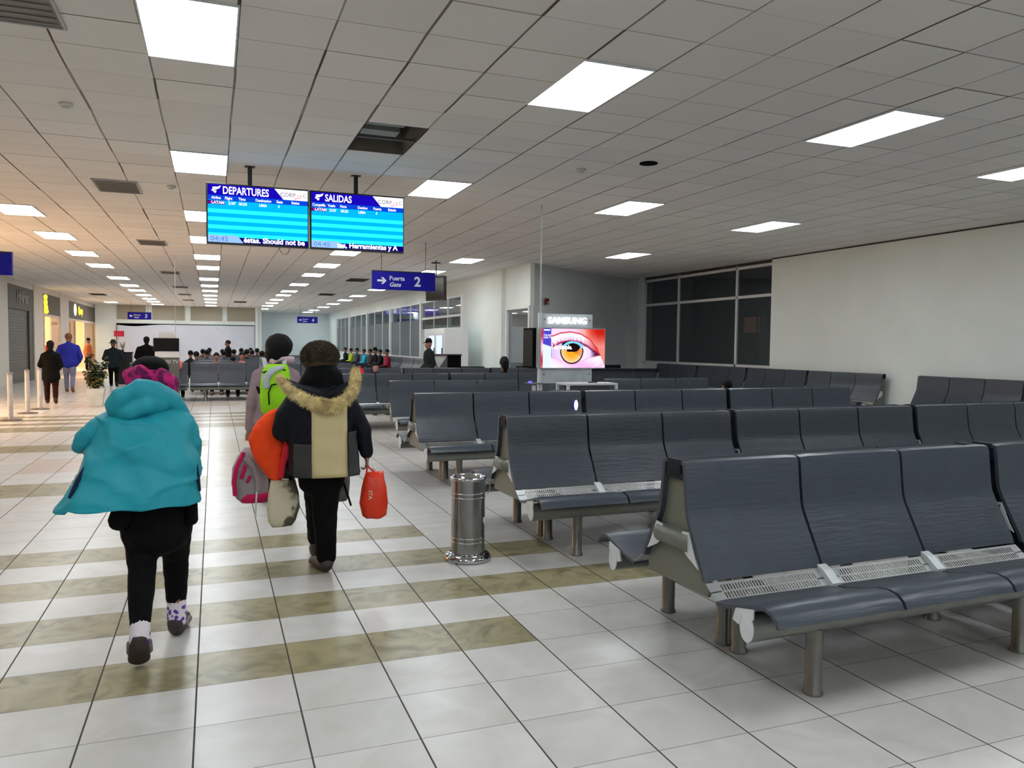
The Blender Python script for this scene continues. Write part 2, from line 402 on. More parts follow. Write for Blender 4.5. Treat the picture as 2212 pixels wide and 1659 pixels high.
# ------------------------------------------------------------------ right wall, window, oblique wall
GLASSN = glass('night_glass', (0.55, 0.6, 0.6, 1), 0.10)
XW = 12.55; YC = 15.35
mb = MB(); mb.box(XW-.06, XW+.3, -3.3, YC, 0, CEIL); struct(mb, 'wall_right', WALL)
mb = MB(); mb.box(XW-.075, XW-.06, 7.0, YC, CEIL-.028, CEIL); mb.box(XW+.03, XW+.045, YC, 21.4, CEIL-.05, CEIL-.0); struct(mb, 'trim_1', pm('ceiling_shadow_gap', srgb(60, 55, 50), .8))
mb = MB(); mb.box(XW+.05, XW+.3, YC, 21.45, 0, 1.0); struct(mb, 'wall_window_sill', WALLG)
mb = MB(); mb.box(XW-.2, XW+.3, 21.4, 22.9, 0, CEIL); struct(mb, 'wall_pillar_corner', WALLG)
t = MB(); fr = t
for y in (YC+.03, 16.8, 19.5, 21.36): fr.box(XW+.02, XW+.09, y-.035, y+.035, 1.0, CEIL-.05)
for z in (1.03, 2.78, 3.52): fr.box(XW+.02, XW+.09, YC, 21.4, z-.035, z+.035)
win = fr.out('window_1', WHITEF); win['kind'] = 'structure'
for k, (a, b_) in enumerate([(YC, 16.8), (16.8, 19.5), (19.5, 21.4)]):
    mb = MB(); mb.box(XW+.05, XW+.058, a+.03, b_-.03, 1.05, 3.5); o = mb.out('window_pane', GLASSN, win); 
# outside the window: night apron, a distant lit building
mb = MB(); mb.box(XW+.4, 60, -5, 80, -.3, -.1); struct(mb, 'ground_outside', pm('asphalt', srgb(40, 42, 44), .8))
t = thing('distant_building', 'dark building outside with one warm lit window', 'building', (20.5, 25.6, -.1))
mb = MB(); mb.box(0, 4, -1.7, 5, 0, 5); mb.out('wall', pm('outside_dark', srgb(34, 32, 30), .8), t)
mb = MB(); mb.box(-.02, .0, -.5, 1.35, 2.1, 2.95); f = mb.out('window', pm('dark_frame', srgb(40, 30, 26), .6), t)
mb = MB(); mb.box(-.035, -.02, -.4, .3, 2.2, 2.85); mb.box(-.035, -.02, .45, 1.2, 2.2, 2.85); mb.out('lit_pane', em('warm_window', srgb(190, 110, 84), .25), f)
t = thing('outside_pole', 'pale lamp column outside the window', 'pole', (14.1, 17.5, -.1))
mb = MB(); mb.box(-.12, .12, -.12, .12, 0, 2.7); mb.out('shaft', pm('pale_column', srgb(110, 112, 110), .7), t)
for k, (x, y, z, c) in enumerate([(45, 78, 1.9, srgb(255, 200, 90)), (50, 72, 1.6, srgb(230, 230, 240)), (50, 70.5, 1.7, srgb(255, 240, 220))]):
    t = thing('runway_light', ['tiny yellow light far outside in the first pane', 'tiny white light outside in the middle pane', 'tiny pale light outside beside the white one'][k], 'light', (x, y, -.1))
    mb = MB(); mb.tube([(0, 0, 0), (0, 0, z)], .04, 8); mb.out('post', BLACK, t)
    mb = MB(); mb.ball((0, 0, z+.1), .1, 10); mb.out('lens', em('lens%d' % k, c, 6), t)
# oblique wall between hall and gate corridor
A_, B_ = Vector((7.7, 18.9, 0)), Vector((XW-.2, 22.15, 0)); dn = (B_-A_).normalized(); nn = Vector((-dn.y, dn.x, 0))*.12
mb = MB(); mb.prism([(A_.x, A_.y), (B_.x, B_.y), (B_.x+nn.x, B_.y+nn.y), (A_.x+.16, A_.y+.26)], 0, CEIL, 'z'); struct(mb, 'wall_oblique', WALLG)
# ------------------------------------------------------------------ wall with door and glazed partition (plane x=7.7)
XG = 7.7
mb = MB()
mb.box(XG, XG+.12, 20.65, 24.7, 0, CEIL); mb.box(XG, XG+.12, 18.9, 20.65, 2.54, CEIL)
mb.box(XG, XG+.12, 24.7, 53.2, 3.17, CEIL); mb.box(XG, XG+.12, 24.7, 53.2, 0, .95); mb.box(XG, XG+.12, 53.2, 57.4, 0, CEIL); mb.box(XG, XG+.12, 24.7, 29.8, .95, 2.1)
mb.box(XG-.12, XG, 20.75, 20.95, 0, CEIL)
struct(mb, 'wall_partition', WALL)
mb = MB()
mb.box(XG-.03, XG+.1, 18.92, 18.98, 0, 2.48); mb.box(XG-.03, XG+.1, 20.58, 20.64, 0, 2.48); mb.box(XG-.03, XG+.1, 18.92, 20.64, 2.48, 2.535)
o = struct(mb, 'door_1', WHITE)
mb = MB(); mb.box(XG+.04, XG+.05, 18.98, 20.58, .02, 2.5); mb.out('door_pane', glass('door_glass', (.8, .83, .85, 1), .05), o)
CLEAR = glass('partition_glass', (.86, .9, .92, 1), .06); FROST = glass('frosted_film_glass', (.7, .74, .76, 1), .10, .12, srgb(128, 136, 138), .72)
part = MB()
for y in (24.78, 30.3, 36.1, 42.0, 47.9, 53.1): part.box(XG-.06, XG+.1, y-.09, y+.09, .95, 3.17)
part.box(XG-.02, XG+.06, 24.7, 53.2, 3.11, 3.17); part.box(XG-.04, XG+.1, 24.7, 53.2, .93, 1.0)
wn2 = part.out('window_2', WHITE); wn2['kind'] = 'structure'
ys = [24.78, 30.3, 36.1, 42.0, 47.9, 53.1]
for a, b_ in zip(ys, ys[1:]):
    z0 = 2.1 if a < 30 else 1.0; zt = 2.5
    mb = MB(); mb.box(XG+.02, XG+.028, a+.1, b_-.1, z0, zt); mb.out('frosted_pane', FROST if a > 30 else glass('dark_low_glass', (.45, .5, .52, 1), .1), wn2)
    mb = MB(); mb.box(XG+.02, XG+.028, a+.1, b_-.1, zt, 3.12); mb.out('clear_pane', CLEAR, wn2)
    mb = MB()
    for q in (1/3, 2/3): yy = a+(b_-a)*q; mb.box(XG, XG+.05, yy-.03, yy+.03, z0, 3.12)
    if a < 30: mb.box(XG-.01, XG+.06, a, b_, zt-.04, zt+.04)
    mb.out('mullion', WHITE, wn2)
# corridor beyond the partition
mb = MB(); mb.box(12.35, 12.5, 22.2, 57.4, 0, CEIL); mb.box(XG+.12, 12.4, 57.2, 57.4, 0, CEIL); struct(mb, 'wall_corridor', WALLG)
for k, (x, y) in enumerate([(9.4, 26.5), (9.4, 32), (9.4, 38), (9.4, 44), (9.4, 50), (9.0, 22.3)]):
    dup(lamp0, (x, y, CEIL), label='lamp seen through the glazed partition, ' + ['behind the two window panes nearest the white wall', 'behind the second bay of panes', 'above the blue arrivals sign', 'behind the fourth bay of panes', 'behind the farthest bay of panes', 'behind the glass door'][k], group='corridor lamps')

# ------------------------------------------------------------------ far walls
mb = MB(); mb.box(2.75, XG, 57.2, 57.4, 0, CEIL); mb.box(2.55, 2.75, 50.5, 57.4, 0, CEIL); struct(mb, 'wall_far_right', pm('far_blue_wall', srgb(214, 222, 224), .7, nscale=1, namt=.02))
mb = MB(); mb.box(-6.39, -5.3, 50.6, 50.8, 0, CEIL); mb.box(-5.3, 2.37, 50.6, 50.9, 2.57, 2.80); mb.box(2.37, 2.54, 50.45, 50.9, 0, CEIL)
for x0, x1 in ((-5.3, -5.24), (-3.72, -3.38), (-1.62, -1.28), (.48, .76)): mb.box(x0, x1, 50.6, 50.9, 2.80, CEIL)
struct(mb, 'wall_far', WALL)
def perf():
    m = pm('beige_perforated_panel', srgb(168, 162, 146), .6); N, L = nt(m); b = N['Principled BSDF']
    tc = N.new('ShaderNodeTexCoord'); vo = N.new('ShaderNodeTexVoronoi'); vo.feature = 'F1'; vo.inputs['Scale'].default_value = 2.4; vo.inputs['Randomness'].default_value = 0.15
    L.new(tc.outputs['Object'], vo.inputs['Vector']); lt = N.new('ShaderNodeMath'); lt.operation = 'LESS_THAN'; lt.inputs[1].default_value = .12
    L.new(vo.outputs['Distance'], lt.inputs[0]); mx = N.new('ShaderNodeMix'); mx.data_type = 'RGBA'; L.new(lt.outputs[0], mx.inputs[0])
    mx.inputs[6].default_value = srgb(160, 154, 138); mx.inputs[7].default_value = srgb(214, 212, 200); L.new(mx.outputs[2], b.inputs['Base Color']); return m
PF = perf()
for k, (x0, x1) in enumerate([(-5.24, -3.72), (-3.38, -1.62), (-1.28, .48), (.76, 2.35)]):
    mb = MB(); mb.box(x0, x1, 50.54, 50.59, 2.8, CEIL); o = mb.out('beige_panel', PF)
    tag(o, 'beige frosted panel high on the far wall, ' + ['behind the blue gate three sign', 'second from the gate three sign', 'third, above the hanging white sheet', 'closest to the white pillar'][k], 'panel', 'beige panels under the ceiling')
mb = MB(); mb.box(-5.3, 2.4, 50.95, 51.0, 0, 2.6); struct(mb, 'wall_far_dark_glass', BLACKM)
# white sheet hung under the beam
mb = MB(); nx, nz = 60, 24; G = []
for a in range(nx+1):
    col = []
    for c in range(nz+1):
        x = -5.25+7.6*a/nx; top = 2.52-.12*math.exp(-((x+4.4)/.9)**2)*1; z = .3+(top-.3)*c/nz
        y = 50.5+.05*math.sin(x*2.1+z*1.3)+.05*math.sin(x*5-z*3)*(1-c/nz)-.12*max(0, 1-abs((x-.9)-(1.9-z)*1.1)/.25)
        col.append(mb.b.verts.new((x, y, z)))
    G.append(col)
for a in range(nx):
    for c in range(nz): mb.face((G[a][c], G[a+1][c], G[a+1][c+1], G[a][c+1]))
o = mb.out('hanging_sheet', pm('white_sheet', srgb(202, 206, 218), .8, nscale=1, namt=.02), smooth=True)
m_ = o.modifiers.new('s', 'SOLIDIFY'); m_.thickness = .01
tag(o, 'wide white sheet hung across the far end under the beige panels', 'sheet')

# ------------------------------------------------------------------ left shop fronts (plane x=-6.4)
XS = -6.4
PILL = pm('warm_cream_pillar', srgb(214, 204, 192), .6, nscale=1, namt=.02)
mb = MB()
for a, b_ in ((-3.3, 11.5), (24.6, 30.35), (34.4, 36.1), (39.9, 42.1), (50.9, 51.2)): mb.box(XS-.35, XS, a, b_, 0, CEIL)
mb.box(XS-.35, XS-.02, 11.5, 51.2, 3.42, CEIL)
struct(mb, 'wall_left', PILL)
mb = MB(); mb.box(XS-3.6, XS-3.5, 11, 51.2, 0, CEIL)
for y in (11.3, 24.9, 35.3, 41.0, 51.1): mb.box(XS-3.5, XS-.35, y-.06, y+.06, 0, CEIL)
struct(mb, 'wall_shop_back', pm('shop_cream', srgb(236, 206, 172), .7, nscale=1, namt=.02))
mb = MB(); mb.box(-6.75, 12.85, -3.5, -3.3, 0, CEIL); struct(mb, 'wall_back', WALLG)
SIGNB = pm('shop_fascia_grey', srgb(92, 84, 72), .6)
# closed shop
t = thing('closed_shop_front', 'closed shop with grey sign board and lowered roller shutter', 'shop front', (XS, 30.35, 0))
mb = MB(); mb.box(-.2, -.02, 0, 4.05, 2.6, 3.42); mb.out('fascia', SIGNB, t)
mb = MB(); mb.box(-.2, -.12, .0, 3.4, 0, 2.6)
for k in range(26): mb.box(-.12, -.1, .0, 3.4, .03+k*.1, .1+k*.1)
mb.out('roller_shutter', pm('shutter', srgb(104, 98, 88), .5, .2), t)
mb = MB(); mb.box(-.2, -.04, 3.4, 4.05, 0, 2.6); mb.out('shutter_post', pm('shutter_post', srgb(84, 74, 62), .5), t)
text('sign_lettering', [dict(s='HNPer', size=.62, loc=(-.0, 1.35, 2.86), rot=(PI/2, 0, PI/2), bold=.01)], pm('dull_letters', srgb(150, 142, 130), .5), t)
YEL = em('yellow_sign_light', srgb(255, 214, 60), 2.2); CRM = em('cream_sign_light', srgb(255, 236, 190), 1.6)
def warm_light(x, y, z, sx, sy, e, par, col=(1, .66, .38)):
    l = bpy.data.lights.new('shop_lamp_light', 'AREA'); l.shape = 'RECTANGLE'; l.size = sx; l.size_y = sy; l.energy = e; l.color = col
    o = bpy.data.objects.new('lamp_light', l); C.objects.link(o); o.location = (x, y, z); o.parent = par; return o
def open_shop(y0, y1, lab, door, sign, en):
    t = thing('lit_shop_front', lab, 'shop front', (XS, y0, 0)); L_ = y1-y0
    mb = MB(); mb.box(-.2, -.02, 0, L_, 2.6, 3.42); mb.out('fascia', SIGNB, t)
    if sign: sign(t)
    d0, d1 = door
    mb = MB()
    for a in (0.03, d0-.05, d1+.05, L_-.03): mb.box(-.1, -.03, a-.05, a+.05, 0, 2.6)
    mb.box(-.1, -.03, 0, L_, 2.5, 2.6); mb.out('door_frame', pm('cream_frame', srgb(226, 208, 190), .5), t)
    mb = MB(); mb.box(-.07, -.062, .08, d0-.1, .02, 2.5); mb.out('shop_window', glass('shop_glass', (.75, .75, .72, 1), .12), t)
    mb = MB(); mb.box(-.07, -.062, d1+.1, L_-.08, .02, 2.5)
    mb.out('shop_window', glass('shop_glass', (.75, .75, .72, 1), .12), t)
    lp = thing('shop_lamp', 'warm ceiling lamp inside the ' + lab, 'lamp', (XS-1.8, (y0+y1)/2, CEIL))
    mb = MB(); mb.box(-.6, .6, -L_*.3, L_*.3, -.05, -.01); mb.out('lamp_panel', em('warm_lamp', (1, .72, .46, 1), 7), lp)
    warm_light(0, 0, -.08, 1.2, L_*.6, 420*en, lp)
    return t
def sg1(t):
    text('sign_lettering', [dict(s='S', size=.52, loc=(.0, .2, 3.0), rot=(PI/2, 0, PI/2), bold=.03, sx=3), dict(s='B', size=.5, loc=(.0, .2, 2.64), rot=(PI/2, 0, PI/2), bold=.03, sx=3), dict(s='ar', size=.2, loc=(.0, 1.0, 2.66), rot=(PI/2, 0, PI/2))], YEL, t)
def sg2(t):
    mb = MB(); mb.prism([(1.9+.35*math.cos(a), 3.05+.3*math.sin(a)) for a in [2*PI*k/20 for k in range(20)]], -.02, .0); mb.out('sign_disc', CRM, t)
    text('sign_lettering', [dict(s='Qosqo', size=.5, loc=(.0, 2.8, 2.9), rot=(PI/2, 0, PI/2), bold=.02)], YEL, t)
open_shop(36.1, 39.9, 'lit shop with a tall yellow sign and warm doorway', (.5, 1.8), sg1, .8)
open_shop(42.1, 50.9, 'lit shop farthest along the left with a round yellow sign', (2.1, 4.8), sg2, .9)
open_shop(11.5, 24.6, 'open shop beyond the left edge lighting the floor orange', (3.0, 9.0), None, 2.6)

# ------------------------------------------------------------------ benches
PITCH, SW = 0.685, 0.668
BACK = [(-.062, .966), (-.088, .958), (-.097, .93), (-.108, .83), (-.119, .745), (-.127, .712), (-.145, .675), (-.195, .585), (-.238, .508), (-.254, .478), (-.264, .445)]
SEAT = [(-.345, .384), (-.42, .394), (-.52, .422), (-.60, .448), (-.66, .456), (-.705, .447), (-.735, .424), (-.750, .394)]
def pad_profile(pts, th):
    n = len(pts); o = []
    for i, (y, z) in enumerate(pts):
        a = pts[max(i-1, 0)]; b = pts[min(i+1, n-1)]; dy, dz = b[0]-a[0], b[1]-a[1]; l = math.hypot(dy, dz)
        o.append((y+(-dz/l)*th, z+(dy/l)*th))
    return o
def pad(name, pts, th, x0, parent, mirror, m):
    sg = -1 if mirror else 1
    inner = pad_profile(pts, th)
    # inner side lies behind/below the visible face
    mb = MB(); n = 13; rings = []
    for k in range(n):
        f = k/(n-1); x = x0+SW*f; edge = max(0, abs(f-.5)*2-.93)/.07; sag = .006*math.sin(PI*f)
        rings.append([(x, sg*(y+ (.0 if i in (0, len(pts)-1) else sag)), z-.004*edge) for i, (y, z) in enumerate(pts)]+[(x, sg*y, z) for y, z in inner[::-1]])
    mb.loft(rings)
    return mb.out(name, m, parent, smooth=True)
def smooth_pad(o):
    m = o.modifiers.new('e', 'EDGE_SPLIT'); m.split_angle = math.radians(50)
def side_parts(t, mirror, nseat, fine=True, seats=True):
    sg = -1 if mirror else 1
    L_ = PITCH*nseat-(PITCH-SW)
    for k in range(nseat):
        x0 = k*PITCH
        smooth_pad(pad('backrest', BACK, .022, x0, t, mirror, PAD))
        s = pad('seat', SEAT, .02, x0, t, mirror, PAD); smooth_pad(s)
        # perforated strip between seat and back
        mb = MB(); a, b_ = Vector((0, -.270, .438)), Vector((0, -.350, .378))
        def strip(xa, xb, f0, f1):
            p0 = a.lerp(b_, f0); p1 = a.lerp(b_, f1); nrm = Vector((0, -.6, .8))*.003
            v = [(xa, p0.y, p0.z), (xb, p0.y, p0.z), (xb, p1.y, p1.z), (xa, p1.y, p1.z)]
            w_ = [(x, y-nrm.y, z-nrm.z) for x, y, z in v]
            v = [(x, sg*y, z) for x, y, z in v]; w_ = [(x, sg*y, z) for x, y, z in w_]
            A = [mb.b.verts.new(p) for p in v]; B = [mb.b.verts.new(p) for p in w_]
            mb.face(A); mb.face(B[::-1])
            for i in range(4): mb.face([A[i], A[(i+1) % 4], B[(i+1) % 4], B[i]])
        if fine:
            strip(x0, x0+SW, 0, .14); strip(x0, x0+SW, .46, .54); strip(x0, x0+SW, .86, 1)
            strip(x0, x0+.06, .14, .86); strip(x0+SW-.06, x0+SW, .14, .86)
            nb = 34; ww = (SW-.12)/nb
            for q in range(nb):
                xa = x0+.06+q*ww; strip(xa, xa+ww*.5, .14, .46); strip(xa, xa+ww*.5, .54, .86)
        else: strip(x0, x0+SW, 0, 1)
        mb.out('perforated_strip', VENT, t)
        if k:
            mb = MB(); mb.prism([(sg*y, z) for y, z in ((-.262, .46), (-.30, .445), (-.365, .395), (-.36, .375), (-.30, .40), (-.262, .43))], x0-.035, x0+.018)
            mb.out('joint_bracket', BRKT, t)
    # oval beam
    mb = MB(); ring = lambda x: [(x, sg*(-.56+.045*math.cos(a)), .335+.062*math.sin(a)) for a in [2*PI*j/20 for j in range(20)]]
    mb.loft([ring(-.0), ring(L_)]); bm_ = mb.out('seat_beam', STEEL, t, smooth=True); smooth_pad(bm_)
    for xx, s2 in ((-.006, 1), (L_+.001, 0)):
        mb = MB(); mb.prism([(sg*(-.56+.043*math.cos(a)), .335+.060*math.sin(a)) for a in [2*PI*j/20 for j in range(20)]], xx, xx+.005)
        mb.prism([(sg*y, z) for y, z in ((-.60, .425), (-.49, .40), (-.47, .345), (-.51, .335), (-.53, .38), (-.60, .38))], xx-.001, xx+.006)
        mb.out('beam_end_cap', BRKT, t)
    mb = MB(); mb.tube([(0.01, sg*-.112, .585), (L_-.01, sg*-.112, .585)], .036, 14, round_=False); mb.out('back_beam', STEEL, t, smooth=True)
    for xx in (-.004, L_-.002):
        mb = MB(); mb.prism([(sg*y, z) for y, z in ((-.075, .60), (-.085, .635), (-.135, .64), (-.155, .60), (-.185, .535), (-.215, .485), (-.13, .525), (-.08, .56))], xx, xx+.006)
        mb.out('back_bracket', BRKT, t)
    xl = (.36, L_-.36) if nseat > 1 else (.2, L_-.2)
    for x in xl:
        for y, zt in ((-.56, .29), (-.06, .385)):
            mb = MB(); mb.lathe([(.001, 0), (.043, 0), (.043, .012), (.036, .02), (.036, zt), (.001, zt)], 20, (x, sg*y, 0)); o = mb.out('leg', STEELD, t, smooth=True); smooth_pad(o)
        mb = MB(); mb.prism([(sg*y, z) for y, z in ((-.05, .39), (-.05, .345), (-.55, .30), (-.58, .31), (-.56, .34), (-.50, .36))], x-.03, x+.03); mb.out('crossbar', STEEL, t)
    return L_
PANEL = pm('bench_end_panel', srgb(112, 114, 103), .45, .25, nscale=5, namt=.05)
def ends(t, L_, double, aisle=True):
    pr_ = [(.085, .875), (.105, .75), (.13, .66), (.175, .57), (.225, .48), (.262, .43), (.245, .362)]
    half = [(-y, z) for y, z in pr_]
    prof = half+([(y, z) for y, z in pr_[::-1]] if double else [(.02, .362), (.02, .875)])
    for x in (.03, L_-.05):
        mb = MB(); mb.prism(prof, x, x+.02); mb.out('end_panel', PANEL if (aisle and x < 1) or not double else PADD, t, bevel=.004)
        mb = MB(); y1 = .075 if double else .02
        mb.prism([(-.075, .87), (-.078, .95), (-.06, .964), (y1-.015, .964), (y1, .95), (y1, .87)], x-.022, x+.03); mb.out('end_cap', PADD, t, bevel=.004)
    mb = MB(); mb.box(.0, L_, -.052, .052 if double else .0, .90, .955); mb.out('top_rail', PADD, t)
    for x in (.055, L_-.075):
        mb = MB(); yb = .13 if double else .0
        mb.tube([(x-.03, -.13, .585), (x-.03, yb, .585)], .05, 14, round_=False, side=Vector((1, 0, 0))); mb.out('end_tube', PANEL if (aisle and x < 1) or not double else PADD, t, smooth=True)
def make_bench(nseat, double, label, fine=True, aisle=True):
    t = thing('waiting_bench', label, 'bench')
    L_ = side_parts(t, False, nseat, fine)
    if double: side_parts(t, True, nseat, False)
    ends(t, L_, double, aisle)
    return t
GB = 'rows of grey waiting benches'
bench = make_bench(3, True, 'x')
bench_in = make_bench(3, True, 'x', True, False)
used = []
def put(proto, x, y, rz, label, group=GB):
    if proto not in used: used.append(proto); o = proto; o.location = (x, y, 0); o.rotation_euler = (0, 0, rz); o['label'] = label; o['group'] = group
    else: o = dup(proto, (x, y, 0), rz, label, group)
    return o
UP = 2.105
rz0 = math.radians(1.3)
for r, (y, n, nm) in enumerate([(3.19, 2, 'nearest row'), (5.56, 3, 'second row, behind the steel bin'), (8.45, 3, 'third row from the camera'), (14.15, 2, 'fourth row, past the television stand'), (17.35, 3, 'fifth row, by the gate counter')]):
    for k in range(n):
        x0 = 2.05 if r != 4 else 1.9
        put(bench if k == 0 else bench_in, x0+k*UP*math.cos(rz0), y+k*UP*math.sin(rz0), rz0, 'back-to-back six-seat bench, %s of the %s' % (['aisle end', 'middle unit' if n > 2 else 'wall side unit', 'wall end'][k], nm))
single = make_bench(3, False, 'x', False)
put(single, 2.40, 11.42, rz0, 'grey single-sided three-seat bench left of the television stand')
put(single, 6.0, 11.52, rz0, 'grey single-sided three-seat bench right of the television stand')
put(single, 10.3, 16.75, PI, 'grey three-seat bench seen from behind, right of the television')
one = make_bench(1, False, 'x', False)
put(one, 11.0, 20.0, PI, 'lone grey seat seen from behind beside the oblique white wall')
for k, y in enumerate([20.1, 17.99, 15.88, 13.77]):
    o = put(single, 12.36, y-2.04, PI/2*0+0, 'x'); o.rotation_euler = (0, 0, -PI/2); o.location = (12.36, y, 0); o.scale = (1, 1, 1.045)
    o['label'] = 'three-seat bench against the right wall, ' + ['far end under the window', 'second from the far end, under the window', 'third from the far end, along the white wall', 'just beyond the gap between the wall benches'][k]; o['group'] = 'benches along the right wall'
for k, y in enumerate([10.9, 8.79, 6.68]):
    o = put(single, 12.36, y, -PI/2, 'three-seat bench against the white right wall, ' + ['just nearer than the gap', 'second nearer than the gap', 'third nearer than the gap'][k], 'benches along the right wall'); o.scale = (1, 1, 1.045)
two = make_bench(2, True, 'x', False)
for r, y in enumerate([22.05, 24.7, 27.4, 30.1, 33.0, 36.0]):
    for k, x in enumerate([-2.68, -.575, 1.53]):
        if k == 0:
            if r == 0: put(two, -2.0, y, 0, 'grey two-seat bench unit behind the dark television kiosk', 'benches in the far crowd area')
            continue
        put(bench, x, y, 0, 'grey back-to-back bench far down the hall, %s of the %s crowd row' % (['shop side unit', 'middle unit', 'gate side unit'][k], ['first', 'second', 'third', 'fourth', 'fifth', 'sixth'][r]), 'benches in the far crowd area')
for k in range(9):
    y = 47.0-k*2.11
    o = put(single, 7.45, y, -PI/2, 'three-seat bench along the glazed partition, ' + ['farthest', 'second from far end', 'third from far end', 'fourth from far end', 'fifth from far end', 'sixth from far end', 'seventh from far end', 'eighth from far end', 'nearest to the gate counter'][k], 'benches along the glazed partition')
# emissive white oval standing in for a bright spot on the third row
t = thing('glowing_oval', 'small glowing white oval on the third bench row, beside the end cap', 'bright_spot', (4.0, 8.345, .80))
mb = MB(); mb.prism([(.022*math.cos(a), .06*math.sin(a)) for a in [2*PI*j/20 for j in range(20)]], -.006, .0, 'y'); mb.out('oval_face', em('oval_white', (1, 1, 1, 1), 2.5), t)
mb = MB(); mb.prism([(.022*math.cos(a)-.008, .055*math.sin(a)) for a in [2*PI*j/20 for j in range(20)]], .0, .006, 'y'); mb.out('case', em('oval_blue', srgb(90, 80, 255), .8), t)  # blue emissive edge behind the white oval

# ------------------------------------------------------------------ steel bin
CHR = pm('brushed_steel_bin', srgb(150, 150, 150), .22, .95, nscale=3, namt=.06); CHP = pm('polished_steel', srgb(190, 190, 192), .08, 1)
t = thing('litter_bin', 'round stainless steel bin standing on the striped floor at the aisle', 'bin', (1.65, 5.16, 0))
mb = MB(); mb.lathe([(.001, .02), (.118, .02), (.118, .575), (.112, .575), (.108, .30), (.001, .30)], 40); o = mb.out('drum', CHR, t, smooth=True); smooth_pad(o)
mb = MB(); mb.lathe([(.105, 0), (.158, 0), (.166, .015), (.160, .035), (.142, .052), (.122, .058), (.105, .058)], 40); o = mb.out('foot_ring', CHP, t, smooth=True)
for z in (.135, .165, .445, .475):
    mb = MB(); mb.lathe([(.116, z-.005), (.122, z), (.116, z+.005)], 40); mb.out('hoop', CHP, t, smooth=True)
mb = MB(); mb.lathe([(.108, .555), (.124, .565), (.128, .578), (.118, .588), (.104, .582), (.092, .55)], 40); mb.out('rim', CHP, t, smooth=True)
mb = MB(); mb.tube([(.125, -.03, .56), (.15, -.03, .52), (.145, -.03, .47), (.126, -.03, .46)], .005, 8); mb.out('handle', CHP, t, smooth=True)
mb = MB()
for a0, z, w_, h in ((-.80, .27, .035, .035), (-.62, .245, .05, .022), (-.5, .20, .03, .03), (-.5, .165, .03, .03), (-.5, .13, .035, .04), (-.42, .27, .012, .05)):
    r = .1195; aa = w_/r
    mb.loft([[(r*math.cos(a0+aa*q/4), r*math.sin(a0+aa*q/4), zz) for q in range(5)]+[((r-.002)*math.cos(a0+aa*q/4), (r-.002)*math.sin(a0+aa*q/4), zz) for q in range(4, -1, -1)] for zz in (z, z+h)])
mb.out('sticker', pm('torn_sticker', srgb(206, 206, 204), .6), t)

